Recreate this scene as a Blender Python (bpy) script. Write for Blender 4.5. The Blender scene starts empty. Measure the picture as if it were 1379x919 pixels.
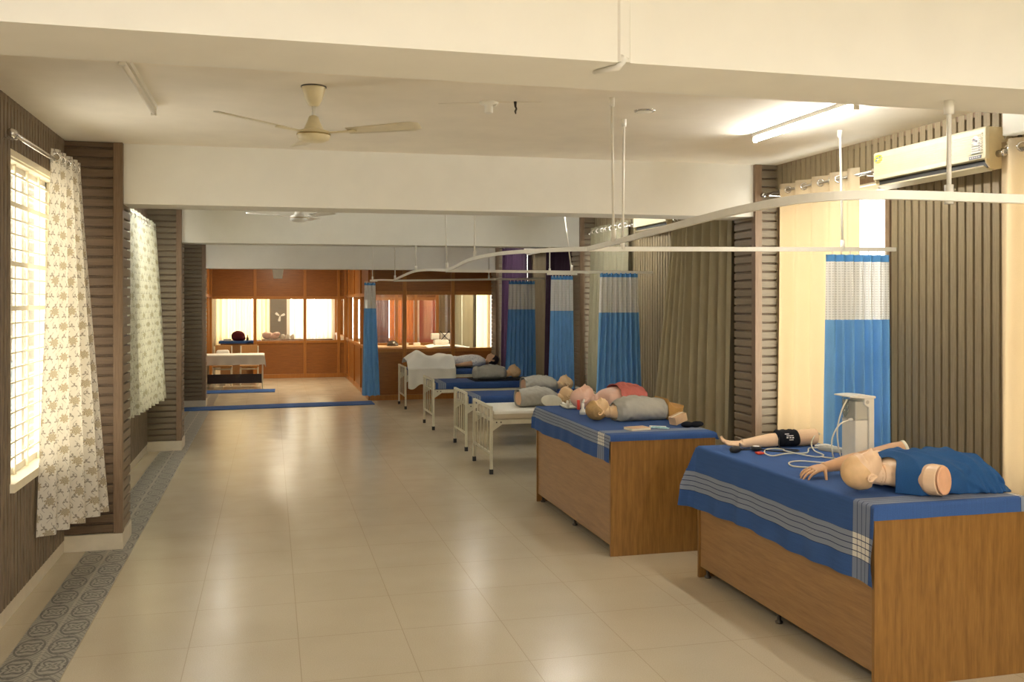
import bpy, bmesh, math, random
from mathutils import Vector, Matrix, noise
random.seed(7)
PI = math.pi
SC = bpy.context.scene
COL = SC.collection
sin, cos = math.sin, math.cos

# ------------------------------------------------------------------ materials
class NT:
    def __init__(s, name):
        s.m = bpy.data.materials.new(name); s.m.use_nodes = True
        s.t = s.m.node_tree; s.t.nodes.clear()
        s.out = s.t.nodes.new('ShaderNodeOutputMaterial')
        s._tc = None
    def n(s, typ, **k):
        nd = s.t.nodes.new('ShaderNode' + typ)
        for a, v in k.items(): setattr(nd, a, v)
        return nd
    def set(s, sock, v):
        if isinstance(v, bpy.types.NodeSocket): s.t.links.new(v, sock)
        elif isinstance(v, (tuple, list)) and sock.type == 'RGBA' and len(v) == 3: sock.default_value = (*v, 1)
        else: sock.default_value = v
    def tc(s, which='Object'):
        if s._tc is None: s._tc = s.n('TexCoord')
        return s._tc.outputs[which]
    def math(s, op, a, b=0.0, c=0.0, clamp=False):
        nd = s.n('Math', operation=op, use_clamp=clamp)
        s.set(nd.inputs[0], a); s.set(nd.inputs[1], b)
        if op in ('MULTIPLY_ADD', 'COMPARE', 'WRAP', 'PINGPONG', 'SMOOTH_MIN'): s.set(nd.inputs[2], c)
        return nd.outputs[0]
    def sep(s, v):
        nd = s.n('SeparateXYZ'); s.set(nd.inputs[0], v); return nd.outputs
    def comb(s, x, y, z=0.0):
        nd = s.n('CombineXYZ'); s.set(nd.inputs[0], x); s.set(nd.inputs[1], y); s.set(nd.inputs[2], z); return nd.outputs[0]
    def mapv(s, v, scale=(1, 1, 1)):
        nd = s.n('Mapping'); s.set(nd.inputs[0], v); nd.inputs['Scale'].default_value = scale; return nd.outputs[0]
    def noise(s, v, scale=5, detail=3, rough=.5, out='Fac'):
        nd = s.n('TexNoise'); s.set(nd.inputs['Vector'], v); nd.inputs['Scale'].default_value = scale
        nd.inputs['Detail'].default_value = detail; nd.inputs['Roughness'].default_value = rough
        return nd.outputs[out]
    def ramp(s, f, stops, interp='LINEAR'):
        nd = s.n('ValToRGB'); s.set(nd.inputs[0], f); cr = nd.color_ramp; cr.interpolation = interp
        while len(cr.elements) < len(stops): cr.elements.new(.5)
        for e, (p, c) in zip(cr.elements, stops): e.position = p; e.color = (*c, 1) if len(c) == 3 else c
        return nd.outputs[0]
    def mix(s, f, a, b, blend='MIX'):
        nd = s.n('MixRGB', blend_type=blend); s.set(nd.inputs[0], f); s.set(nd.inputs[1], a); s.set(nd.inputs[2], b); return nd.outputs[0]
    def band(s, x, lo, hi):     # 1 inside [lo,hi]
        return s.math('MULTIPLY', s.math('GREATER_THAN', x, lo), s.math('LESS_THAN', x, hi))
    def bump(s, h, strength=.3, dist=.01):
        nd = s.n('Bump'); s.set(nd.inputs['Height'], h); nd.inputs['Strength'].default_value = strength; nd.inputs['Distance'].default_value = dist
        return nd.outputs[0]
    def bsdf(s, color, rough=.6, metal=0., normal=None, spec=.5, trans=None, alpha=None, emis=None, coat=0.):
        nd = s.n('BsdfPrincipled')
        s.set(nd.inputs['Base Color'], color); s.set(nd.inputs['Roughness'], rough); s.set(nd.inputs['Metallic'], metal)
        s.set(nd.inputs['Specular IOR Level'], spec); nd.inputs['Coat Weight'].default_value = coat; nd.inputs['Coat Roughness'].default_value = .15
        if normal is not None: s.set(nd.inputs['Normal'], normal)
        if emis: nd.inputs['Emission Color'].default_value = (*emis[0], 1); nd.inputs['Emission Strength'].default_value = emis[1]
        if alpha is not None: s.set(nd.inputs['Alpha'], alpha)
        sh = nd.outputs[0]
        if trans:                                   # thin cloth: part of the light passes through
            tr = s.n('BsdfTranslucent'); s.set(tr.inputs[0], trans[0])
            mx = s.n('MixShader'); mx.inputs[0].default_value = trans[1]
            s.t.links.new(sh, mx.inputs[1]); s.t.links.new(tr.outputs[0], mx.inputs[2]); sh = mx.outputs[0]
        s.t.links.new(sh, s.out.inputs[0]); return s.m
M = {}
def simple(name, col, rough=.6, metal=0., var=.08, vs=14, bumpk=0., spec=.5, coat=0.):
    n = NT(name); f = n.noise(n.tc(), vs, 3)
    c = n.ramp(f, [(.3, tuple(max(0, x * (1 - var)) for x in col)), (.7, tuple(min(1, x * (1 + var)) for x in col))])
    nm = n.bump(n.noise(n.tc(), vs * 8, 2), bumpk, .004) if bumpk else None
    M[name] = n.bsdf(c, rough, metal, nm, spec, coat=coat); return M[name]
def cloth(name, col, var=.1, vs=220, trans=None, rough=.9, tint=None):
    n = NT(name); f = n.noise(n.tc(), vs, 2); g = n.noise(n.tc(), 6, 3)
    c = n.mix(.5, n.ramp(f, [(.3, tuple(x * (1 - var) for x in col)), (.7, tuple(min(1, x * (1 + var)) for x in col))]),
              n.ramp(g, [(.3, tuple(x * (1 - var) for x in col)), (.7, tuple(min(1, x * (1 + var)) for x in col))]))
    M[name] = n.bsdf(c, rough, 0, n.bump(f, .25, .002), .2, trans=(tint or col, trans) if trans else None); return M[name]
def wood(name, c1, c2, axis, scale=1., rough=.45, contrast=(.35, .68)):
    n = NT(name); st = [(26 if 'batten' in name else 14) * scale] * 3; st['XYZ'.index(axis)] = 1.1 * scale
    v = n.mapv(n.tc(), tuple(st)); f = n.noise(v, 3.2, 6, .62); f2 = n.noise(v, 11, 3, .5)
    c = n.mix(.35, n.ramp(f, [(contrast[0], c1), (contrast[1], c2)]), n.ramp(f2, [(.3, c1), (.7, c2)]))
    M[name] = n.bsdf(c, rough, 0, n.bump(f, .12, .003), .4); return M[name]

simple('wall_paint', (.79, .775, .71), .85, var=.02, vs=5, bumpk=.06)
simple('ceiling_paint', (.82, .77, .67), .9, var=.03, vs=4, bumpk=.06)
wood('batten_v', (0.095, 0.066, 0.040), (0.275, 0.205, 0.135), 'Z', 1.3, .55, (.42, .58))
wood('batten_right', (0.19, 0.148, 0.085), (0.3, 0.237, 0.143), 'Z', 1.6, .55)
wood('batten_x', (0.088, 0.054, 0.029), (0.165, 0.107, 0.060), 'X', 1.6, .55)
wood('batten_x_grey', (0.125, 0.097, 0.060), (0.19, 0.15, 0.096), 'X', 1.6, .55)
wood('batten_y', (0.165, 0.125, 0.078), (0.235, 0.18, 0.115), 'Y', 1.6, .55)
wood('batten_strip', (.14, .088, .05), (.24, .16, .095), 'Z', 1.6, .5)
wood('desk_front', (.24, .125, .048), (.365, .205, .080), 'Y', .9, .42)
wood('desk_end', (.17, .078, .017), (.31, .155, .038), 'Z', .8, .38)
wood('part_panel', (.21, .074, .013), (.33, .125, .024), 'X', 1.0, .34)
wood('part_panel_side', (.22, .078, .013), (.34, .13, .025), 'Z', .8, .3)
wood('part_frame', (.33, .125, .022), (.44, .18, .036), 'Z', 1.2, .35)
wood('chair_wood', (.34, .17, .06), (.46, .25, .09), 'Z', 1.2, .4)
wood('dark_panel', (.022, .012, .008), (.045, .022, .013), 'X', 1.2, .4)
simple('skirting', (.62, .55, .42), .35, var=.05)
simple('white_enamel', (.80, .78, .70), .35, var=.03)
simple('bed_enamel', (.66, .62, .48), .38, var=.05)
simple('black_rubber', (.018, .018, .018), .6)
simple('fan_cream', (.74, .66, .44), .35, var=.06)
simple('fan_blade', (.70, .64, .48), .4, var=.05)
simple('fan_white', (.95, .95, .92), .35, var=.02)
simple('ac_cream', (.66, .60, .41), .38, var=.03)
simple('ac_shell', (.66, .55, .33), .42, var=.08)
simple('ac_dark', (.02, .018, .015), .6)
simple('sticker_yellow', (.75, .62, .05), .5); simple('sticker_blue', (.10, .30, .5), .5); simple('sticker_red', (.55, .12, .08), .5)
simple('sticker_white', (.85, .82, .78), .5); simple('display_grey', (.05, .05, .06), .3)
simple('chrome', (.75, .73, .70), .22, 1., var=.05)
simple('dark_metal', (.10, .085, .07), .35, .8, var=.2)
simple('brass', (.42, .32, .14), .35, 1., var=.1)
simple('window_cream', (.82, .74, .55), .5, var=.03)
simple('window_alu', (.72, .68, .60), .4, .2, var=.03)
simple('skin', (.74, .50, .31), .42, var=.05, vs=9, bumpk=.04)
simple('skin_pale', (.80, .56, .36), .38, var=.05, vs=9)
simple('skin_tan', (.60, .35, .19), .42, var=.06, vs=9)
simple('skin_pink', (.74, .46, .34), .42, var=.06, vs=9)
simple('skin_yellow', (.74, .50, .27), .42, var=.06, vs=9)
simple('skin_cut', (.72, .40, .24), .5, var=.08)
simple('hair_blond', (.42, .26, .10), .5, var=.15, vs=30)
simple('hair_pale', (.72, .47, .24), .5, var=.06, vs=30)
simple('hair_black', (.016, .012, .010), .5, var=.2)
cloth('gown_blue', (.022, .085, .23), .14)
cloth('shirt_grey', (.40, .385, .335), .10)
cloth('shirt_red', (.52, .15, .12), .10)
cloth('sheet_blue', (.028, .068, .22), .16)
cloth('sheet_white', (.78, .76, .68), .03)
cloth('mattress_beige', (.55, .48, .36), .06)
cloth('mat_blue', (.035, .095, .28), .2)
cloth('curtain_blue', (.19, .41, .70), .10, trans=.15, tint=(.08, .3, .7))
cloth('curtain_hem', (.10, .30, .62), .1, trans=.1)
cloth('curtain_beige', (.46, .40, .29), .05, trans=.23, tint=(.74, .53, .29))
cloth('curtain_cream', (.66, .58, .42), .06, trans=.6, tint=(.85, .66, .36))
cloth('curtain_white', (.74, .70, .60), .04, trans=.6, tint=(.9, .8, .62))
cloth('curtain_olive', (.36, .31, .20), .1)
cloth('curtain_sage', (.32, .295, .205), .08, trans=.04)
cloth('curtain_purple', (.062, .036, .066), .14, trans=.02, tint=(.26, .1, .3))
cloth('curtain_mauve', (.22, .13, .12), .14, trans=.2)
cloth('curtain_orange', (.50, .19, .075), .12, trans=.14, tint=(.8, .30, .09))
cloth('curtain_rose', (.45, .15, .11), .10, trans=.3, tint=(.8, .2, .1))
cloth('curtain_dark', (.10, .085, .06), .10)
cloth('black_cloth', (.010, .011, .016), .2); cloth('maroon_cloth', (.085, .012, .014), .2)
simple('tan_foam', (.52, .28, .075), .7, var=.08); simple('tan_card', (.60, .40, .24), .75)
simple('paper', (.80, .74, .58), .7, var=.03); simple('teal_pack', (.30, .50, .55), .35, var=.3, vs=60)
simple('red_plastic', (.60, .05, .03), .4); simple('white_plastic', (.78, .75, .66), .35, var=.03); simple('grey_plastic', (.48, .47, .41), .4, var=.03)
simple('tube_cream', (.72, .68, .54), .35, var=.03); simple('foam_white', (.72, .70, .58), .7)
simple('phantom_grey', (.52, .49, .44), .5); simple('outside_paint', (.15, .138, .115), .9); simple('outside_blue', (.10, .16, .20), .7)

def glass(name, tint, gl=.07):
    n = NT(name); a = n.n('BsdfTransparent'); a.inputs[0].default_value = (*tint, 1); g = n.n('BsdfGlossy'); g.inputs['Roughness'].default_value = .03
    fr = n.n('LayerWeight'); fr.inputs[0].default_value = .35
    k = n.math('MULTIPLY_ADD', fr.outputs['Fresnel'], .35, gl * .3, clamp=True)
    mx = n.n('MixShader'); n.set(mx.inputs[0], k); n.t.links.new(a.outputs[0], mx.inputs[1]); n.t.links.new(g.outputs[0], mx.inputs[2])
    n.t.links.new(mx.outputs[0], n.out.inputs[0]); M[name] = n.m
glass('pane', (.95, .95, .93)); glass('clear_plastic', (.80, .84, .82), .2)
def emit(name, col, st):
    n = NT(name); f = n.noise(n.tc(), 3, 1); M[name] = n.bsdf(n.ramp(f, [(0, (.9, .9, .9)), (1, (.95, .95, .95))]), .4, emis=(col, st))
emit('tube_lit', (1, .98, .91), 100); emit('tube_soft', (1, .98, .91), 52)
simple('tube_off', (.78, .74, .64), .3, var=.02)

# floor tiles (world coordinates: the floor object stands at the origin)
def floor_mat():
    n = NT('floor_tile'); p = n.tc(); x, y, z = n.sep(p)
    u = n.math('FRACT', n.math('DIVIDE', n.math('ADD', x, .435 + .587 * 20), .587))
    v = n.math('FRACT', n.math('DIVIDE', n.math('ADD', y, -5.43 + .642 * 30), .642))
    gx = n.math('MINIMUM', u, n.math('SUBTRACT', 1., u)); gy = n.math('MINIMUM', v, n.math('SUBTRACT', 1., v))
    g = n.math('LESS_THAN', n.math('MINIMUM', gx, gy), .0030)
    cellx = n.math('FLOOR', n.math('DIVIDE', n.math('ADD', x, .435 + .587 * 20), .587)); celly = n.math('FLOOR', n.math('DIVIDE', n.math('ADD', y, -5.43 + .642 * 30), .642))
    wn = n.n('TexWhiteNoise'); n.set(wn.inputs[0], n.comb(cellx, celly)); cell = wn.outputs['Value']
    sp = n.noise(p, 160, 2); cl = n.noise(p, 1.6, 4)
    c = n.mix(.5, n.ramp(sp, [(.3, (.50, .425, .295)), (.7, (.64, .56, .42))]), n.ramp(cl, [(.3, (.53, .455, .32)), (.7, (.61, .535, .395))]))
    c = n.mix(n.math('MULTIPLY', cell, .10), c, (.46, .39, .27))
    c = n.mix(g, c, (.42, .35, .24))
    hs = n.math('MULTIPLY', n.math('SMOOTH_MIN', n.math('MINIMUM', gx, gy), .02, .01), 1.)
    tilt = n.math('MULTIPLY', n.math('ADD', n.math('MULTIPLY', u, n.math('SUBTRACT', cell, .5)), n.math('MULTIPLY', v, n.math('SUBTRACT', .5, cell))), .006)
    h = n.math('ADD', n.math('ADD', tilt, n.math('MULTIPLY', n.noise(p, 2.2, 2), .012)), n.math('MULTIPLY', g, -.002))
    nb = n.n('Bump'); n.set(nb.inputs['Height'], h); nb.inputs['Strength'].default_value = .35; nb.inputs['Distance'].default_value = .06
    r = n.ramp(n.noise(p, 3.5, 3), [(.3, (.20,) * 3), (.7, (.27,) * 3)])
    M['floor_tile'] = n.bsdf(c, r, 0, nb.outputs[0], .85)
floor_mat()
def strip_mat():
    n = NT('border_tile'); x, y, z = n.sep(n.tc())
    u = n.math('DIVIDE', n.math('ADD', x, 1.358), .333)
    m = n.math('ABSOLUTE', n.math('SUBTRACT', u, .5))            # mirrored half 0..0.5
    v = n.math('SUBTRACT', n.math('FRACT', n.math('DIVIDE', y, .305)), .5)
    a = n.math('SUBTRACT', m, .26)
    r = n.math('SQRT', n.math('ADD', n.math('MULTIPLY', a, a), n.math('MULTIPLY', n.math('MULTIPLY', v, v), .235)))
    th = n.math('ARCTAN2', n.math('ABSOLUTE', v), a)
    w = n.math('SINE', n.math('ADD', n.math('MULTIPLY', r, 62.), n.math('MULTIPLY', n.math('SINE', n.math('MULTIPLY', th, 5.)), 2.3)))
    ring = n.math('LESS_THAN', n.math('ABSOLUTE', n.math('SUBTRACT', r, .215)), .016)
    dark = n.math('MULTIPLY', n.math('GREATER_THAN', w, .25), n.math('LESS_THAN', r, .20))
    leaf = n.math('GREATER_THAN', n.math('SINE', n.math('ADD', n.math('MULTIPLY', v, 44.), n.math('MULTIPLY', m, 70.))), .55)
    dark = n.math('MAXIMUM', n.math('MAXIMUM', dark, ring), n.math('MULTIPLY', n.math('MULTIPLY', leaf, n.math('GREATER_THAN', r, .235)), .6))
    rope = n.math('LESS_THAN', m, .022)
    f = n.noise(n.tc(), 60, 3)
    base = n.ramp(f, [(.3, (.30, .28, .235)), (.7, (.42, .40, .335))])
    c = n.mix(n.math('MULTIPLY', dark, n.math('MULTIPLY_ADD', f, 1.5, -.05, clamp=True)), base, (.060, .058, .056))
    c = n.mix(n.math('MULTIPLY', rope, n.math('GREATER_THAN', n.math('SINE', n.math('MULTIPLY', y, 190.)), -.3)), c, (.46, .42, .34))
    M['border_tile'] = n.bsdf(c, .38, 0, None, .4)
strip_mat()
def floral(name, base, flower, leafc, trans=.32, pale=1.):
    n = NT(name); uv = n.tc('UV'); x, y, z = n.sep(uv)
    def lattice(px, py, ox, oy, half):
        yy = n.math('DIVIDE', n.math('ADD', y, oy), py); row = n.math('FLOOR', yy)
        xx = n.math('ADD', n.math('DIVIDE', n.math('ADD', x, ox), px), n.math('MULTIPLY', row, half))
        a = n.math('MULTIPLY', n.math('SUBTRACT', n.math('FRACT', xx), .5), px); b = n.math('MULTIPLY', n.math('SUBTRACT', n.math('FRACT', yy), .5), py)
        r = n.math('SQRT', n.math('ADD', n.math('MULTIPLY', a, a), n.math('MULTIPLY', b, b))); return r, n.math('ARCTAN2', b, a), a, b
    r, th, a, b = lattice(.15, .105, 0, 0, .5)
    edge = n.math('MULTIPLY_ADD', n.math('SINE', n.math('MULTIPLY', th, 8.)), .006, .027)
    fl = n.math('LESS_THAN', r, edge); vein = n.math('GREATER_THAN', n.math('SINE', n.math('ADD', n.math('MULTIPLY', r, 640.), n.math('MULTIPLY', th, 5.))), .1)
    c = n.mix(n.math('MULTIPLY', fl, pale), base, flower)
    c = n.mix(n.math('MULTIPLY', n.math('MULTIPLY', fl, vein), .75 * pale), c, leafc)
    r2, th2, a2, b2 = lattice(.05, .07, .0245, .018, .5)
    lf = n.math('LESS_THAN', r2, n.math('MULTIPLY_ADD', n.math('SINE', n.math('MULTIPLY', th2, 3.)), .008, .0095))
    c = n.mix(n.math('MULTIPLY', n.math('MULTIPLY', lf, n.math('SUBTRACT', 1., fl)), .85 * pale), c, leafc)
    st = n.math('LESS_THAN', n.math('ABSOLUTE', n.math('SUBTRACT', a2, n.math('MULTIPLY', n.math('SINE', n.math('MULTIPLY', y, 62.)), .014))), .0018)
    c = n.mix(n.math('MULTIPLY', n.math('MULTIPLY', st, n.math('SUBTRACT', 1., fl)), .7 * pale), c, leafc)
    tcol = n.mix(1., c, (1, .95, .82), 'MULTIPLY')
    M[name] = n.bsdf(c, .9, 0, None, .2, trans=(tcol, trans))
floral('curtain_floral', (.72, .68, .60), (.54, .45, .30), (.20, .17, .13), .26, .85)
floral('curtain_floral_pale', (.62, .62, .50), (.40, .36, .22), (.27, .26, .19), .16, .8)
def net_mat():
    n = NT('curtain_net'); x, y, z = n.sep(n.tc('UV'))
    def g(c, p, w):
        f = n.math('FRACT', n.math('DIVIDE', c, p)); return n.math('LESS_THAN', f, w)
    k = n.math('MAXIMUM', g(x, .018, .35), g(y, .018, .35))
    col = n.mix(k, (.60, .60, .57), (.80, .80, .77))
    al = n.math('MULTIPLY_ADD', k, .07, .91)
    M['curtain_net'] = n.bsdf(col, .85, 0, None, .2, alpha=al, trans=((.7, .7, .66), .10))
net_mat()
def tablecloth_mat(name, W, L, bands_u, bands_v, base, dark):
    n = NT(name); x, y, z = n.sep(n.tc('UV'))
    def bandset(c, lst):
        tot = None; ln = None
        for lo, hi, k in lst:
            b = n.band(c, lo, hi); w = (hi - lo) / k
            f = n.math('FRACT', n.math('DIVIDE', n.math('SUBTRACT', c, lo - w * .1), w)); l = n.math('MULTIPLY', b, n.math('LESS_THAN', f, .14))
            tot = b if tot is None else n.math('MAXIMUM', tot, b); ln = l if ln is None else n.math('MAXIMUM', ln, l)
        return tot, ln
    bu, lu = bandset(x, bands_u); bv, lv = bandset(y, bands_v)
    f = n.noise(n.comb(n.math('MULTIPLY', x, 1.), y), 260, 2); g = n.noise(n.mapv(n.tc('UV'), (90, 5, 1)), 1., 2)
    c = n.mix(.4, n.ramp(f, [(.3, tuple(q * .8 for q in base)), (.7, tuple(q * 1.2 for q in base))]), n.ramp(g, [(.3, tuple(q * .85 for q in base)), (.7, tuple(q * 1.15 for q in base))]))
    grey = (.24, .27, .33); white = (.66, .64, .58)
    c = n.mix(n.math('MULTIPLY', bv, .75), c, grey); c = n.mix(n.math('MULTIPLY', bu, .92), c, grey)
    c = n.mix(n.math('MULTIPLY', bu, bv), c, white)
    c = n.mix(n.math('MAXIMUM', lu, n.math('MULTIPLY', lv, .8)), c, dark)
    M[name] = n.bsdf(c, .88, 0, n.bump(f, .2, .002), .25)
tablecloth_mat('tablecloth_near', .9, 2., [(.90 + .155, .90 + .285, 4.), (-.02, .035, 2.)], [(1.80, 1.945, 4.)], (.038, .095, .27), (.012, .025, .085))
tablecloth_mat('tablecloth_far', .86, 2., [(.855, .955, 4.)], [(1.76, 1.90, 4.)], (.034, .085, .25), (.012, .025, .085))
tablecloth_mat('bed_sheet_blue', .9, 1.8, [(-1, -.9, 2.)], [(.04, .16, 4.)], (.028, .068, .21), (.012, .025, .085))
def gown_mat():
    n = NT('gown_print'); v = n.n('TexVoronoi'); n.set(v.inputs['Vector'], n.tc()); v.inputs['Scale'].default_value = 42
    k = n.math('LESS_THAN', v.outputs['Distance'], .28); M['gown_print'] = n.bsdf(n.mix(k, (.70, .69, .66), (.25, .27, .36)), .9)
gown_mat()

# ------------------------------------------------------------------ mesh building
class MB:
    def __init__(s): s.bm = bmesh.new(); s.uv = None
    def quad(s, pts):
        vs = [s.bm.verts.new(p) for p in pts]; return s.bm.faces.new(vs)
    def box(s, x0, x1, y0, y1, z0, z1, mat=None):
        if x0 > x1: x0, x1 = x1, x0
        if y0 > y1: y0, y1 = y1, y0
        if z0 > z1: z0, z1 = z1, z0
        c = [Vector((x, y, z)) for z in (z0, z1) for y in (y0, y1) for x in (x0, x1)]
        if mat: c = [mat @ p for p in c]
        v = [s.bm.verts.new(p) for p in c]
        for f in ((0, 2, 3, 1), (4, 5, 7, 6), (0, 1, 5, 4), (2, 6, 7, 3), (0, 4, 6, 2), (1, 3, 7, 5)): s.bm.faces.new([v[i] for i in f])
        return s
    def prism(s, plan, z0, z1):
        a = [s.bm.verts.new((x, y, z0)) for x, y in plan]; b = [s.bm.verts.new((x, y, z1)) for x, y in plan]; n = len(plan)
        s.bm.faces.new(a[::-1]); s.bm.faces.new(b)
        for i in range(n): s.bm.faces.new([a[i], a[(i + 1) % n], b[(i + 1) % n], b[i]])
        return s
    def extrude(s, prof, axis, a0, a1):     # prof: list of 2D pts; axis x: (y,z), y: (x,z), z:(x,y)
        def P(p, a): return (a, p[0], p[1]) if axis == 'x' else (p[0], a, p[1]) if axis == 'y' else (p[0], p[1], a)
        A = [s.bm.verts.new(P(p, a0)) for p in prof]; B = [s.bm.verts.new(P(p, a1)) for p in prof]; n = len(prof)
        s.bm.faces.new(A[::-1]); s.bm.faces.new(B)
        for i in range(n): s.bm.faces.new([A[i], A[(i + 1) % n], B[(i + 1) % n], B[i]])
        return s
    def tube(s, pts, r, seg=8, cap=True, flat=None):
        pts = [Vector(p) for p in pts]; n = len(pts)
        rs = r if isinstance(r, (list, tuple)) else [r] * n
        rings = []; up = None
        for i, p in enumerate(pts):
            t = (pts[min(i + 1, n - 1)] - pts[max(i - 1, 0)]).normalized()
            if up is None:
                up = Vector((0, 0, 1)) if abs(t.z) < .9 else Vector((1, 0, 0))
            u = (up - t * up.dot(t)).normalized(); w = t.cross(u); up = u
            k = flat if flat else (1, 1)
            rings.append([s.bm.verts.new(p + (u * cos(2 * PI * j / seg) * k[0] + w * sin(2 * PI * j / seg) * k[1]) * rs[i]) for j in range(seg)])
        for a, b in zip(rings, rings[1:]):
            for j in range(seg): s.bm.faces.new([a[j], a[(j + 1) % seg], b[(j + 1) % seg], b[j]])
        if cap: s.bm.faces.new(rings[0][::-1]); s.bm.faces.new(rings[-1])
        return s
    def bar(s, p0, p1, w, h=None):          # rectangular bar
        h = h or w; p0, p1 = Vector(p0), Vector(p1); t = (p1 - p0).normalized()
        up = Vector((0, 0, 1)) if abs(t.z) < .95 else Vector((0, 1, 0))
        u = t.cross(up).normalized(); q = u.cross(t)
        A, B = [[s.bm.verts.new(p + u * a * w / 2 + q * b * h / 2) for a, b in ((-1, -1), (1, -1), (1, 1), (-1, 1))] for p in (p0, p1)]
        s.bm.faces.new(A[::-1]); s.bm.faces.new(B)
        for i in range(4): s.bm.faces.new([A[i], A[(i + 1) % 4], B[(i + 1) % 4], B[i]])
        return s
    def path_bar(s, pts, w, h):             # rectangular section swept in plan along pts
        pts = [Vector(p) for p in pts]; n = len(pts); R = []
        for i, p in enumerate(pts):
            t = (pts[min(i + 1, n - 1)] - pts[max(i - 1, 0)]); t.z = 0; t.normalize(); u = Vector((t.y, -t.x, 0))
            R.append([s.bm.verts.new(p + u * a * w / 2 + Vector((0, 0, b * h / 2))) for a, b in ((-1, -1), (1, -1), (1, 1), (-1, 1))])
        s.bm.faces.new(R[0][::-1]); s.bm.faces.new(R[-1])
        for A, B in zip(R, R[1:]):
            for i in range(4): s.bm.faces.new([A[i], A[(i + 1) % 4], B[(i + 1) % 4], B[i]])
        return s
    def lathe(s, prof, seg=24, mat=None, cx=0, cy=0):   # prof (r,z)
        rings = []
        for r, z in prof:
            ring = []
            for j in range(seg):
                p = Vector((cx + r * cos(2 * PI * j / seg), cy + r * sin(2 * PI * j / seg), z))
                ring.append(s.bm.verts.new(mat @ p if mat else p))
            rings.append(ring)
        for a, b in zip(rings, rings[1:]):
            for j in range(seg): s.bm.faces.new([a[j], a[(j + 1) % seg], b[(j + 1) % seg], b[j]])
        s.bm.faces.new(rings[0][::-1]); s.bm.faces.new(rings[-1]); return s
    def loft(s, rings, cap=True):
        R = [[s.bm.verts.new(p) for p in r] for r in rings]; n = len(R[0])
        for a, b in zip(R, R[1:]):
            for j in range(n): s.bm.faces.new([a[j], a[(j + 1) % n], b[(j + 1) % n], b[j]])
        if cap: s.bm.faces.new(R[0][::-1]); s.bm.faces.new(R[-1])
        return s
    def grid(s, nu, nv, fn, uvfn=None):
        if s.uv is None: s.uv = s.bm.loops.layers.uv.new('UVMap')
        V = [[s.bm.verts.new(fn(i / nu, j / nv)) for j in range(nv + 1)] for i in range(nu + 1)]
        for i in range(nu):
            for j in range(nv):
                f = s.bm.faces.new([V[i][j], V[i + 1][j], V[i + 1][j + 1], V[i][j + 1]])
                for l, (a, b) in zip(f.loops, ((i, j), (i + 1, j), (i + 1, j + 1), (i, j + 1))):
                    l[s.uv].uv = uvfn(a / nu, b / nv) if uvfn else (a / nu, b / nv)
        return s
    def sphere(s, c, r, seg=16, rings=10, mat=None):
        c = Vector(c); rr = r if isinstance(r, (tuple, list)) else (r, r, r); prev = None
        mtx = mat or Matrix()
        L = []
        for i in range(1, rings):
            a = PI * i / rings
            L.append([s.bm.verts.new(c + mtx @ Vector((rr[0] * sin(a) * cos(2 * PI * j / seg), rr[1] * sin(a) * sin(2 * PI * j / seg), rr[2] * cos(a)))) for j in range(seg)])
        t = s.bm.verts.new(c + mtx @ Vector((0, 0, rr[2]))); b = s.bm.verts.new(c + mtx @ Vector((0, 0, -rr[2])))
        for j in range(seg):
            s.bm.faces.new([t, L[0][j], L[0][(j + 1) % seg]]); s.bm.faces.new([b, L[-1][(j + 1) % seg], L[-1][j]])
        for A, B in zip(L, L[1:]):
            for j in range(seg): s.bm.faces.new([A[j], B[j], B[(j + 1) % seg], A[(j + 1) % seg]])
        return s
    def build(s, name, mat, parent=None, smooth=False, bevel=0, mats=None, remesh=0, smoothit=0, solid=0, keep_normals=False, jitter=None):
        if not keep_normals: bmesh.ops.recalc_face_normals(s.bm, faces=s.bm.faces[:])
        if parent is not None:
            mw = parent.matrix_basis.copy(); pp = parent.parent
            while pp is not None: mw = pp.matrix_basis @ mw; pp = pp.parent
            mi = mw.inverted()
            s.bm.transform(mi)
        if smooth:
            for f in s.bm.faces: f.smooth = True
        me = bpy.data.meshes.new(name); s.bm.to_mesh(me); s.bm.free()
        me.materials.append(M[mat] if isinstance(mat, str) else mat)
        o = bpy.data.objects.new(name, me); COL.objects.link(o)
        if parent is not None: o.parent = parent
        if bevel:
            b = o.modifiers.new('b', 'BEVEL'); b.width = bevel; b.segments = 2; b.limit_method = 'ANGLE'; b.angle_limit = .6
        if solid:
            q = o.modifiers.new('s', 'SOLIDIFY'); q.thickness = solid; q.offset = 1
        if remesh:
            q = o.modifiers.new('r', 'REMESH'); q.mode = 'VOXEL'; q.voxel_size = remesh; q.use_smooth_shade = True
            if smoothit:
                q = o.modifiers.new('sm', 'SMOOTH'); q.factor = .5; q.iterations = smoothit
            dg = bpy.context.evaluated_depsgraph_get()
            nm = bpy.data.meshes.new_from_object(o.evaluated_get(dg)); o.modifiers.clear(); o.data = nm
            for p in nm.polygons: p.use_smooth = True
            if not nm.materials: nm.materials.append(M[mat])
        return o
def thing(name, label, cat, loc=(0, 0, 0), rz=0, group=None):
    o = bpy.data.objects.new(name, None); COL.objects.link(o); o.empty_display_size = .1
    o.matrix_basis = Matrix.Translation(loc) @ Matrix.Rotation(rz, 4, 'Z')
    o['label'] = label; o['category'] = cat
    if group: o['group'] = group
    return o
def tag(o, label, cat, group=None):
    o['label'] = label; o['category'] = cat
    if group: o['group'] = group
    return o
def struct(o): o['kind'] = 'structure'; return o
def sempty(name, loc):
    o = bpy.data.objects.new(name, None); COL.objects.link(o); o.matrix_basis = Matrix.Translation(loc); o['kind'] = 'structure'; return o
def copy_tree(o, parent=None):
    c = o.copy(); COL.objects.link(c)
    if parent is not None: c.parent = parent
    for ch in list(o.children): copy_tree(ch, c)
    return c
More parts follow.
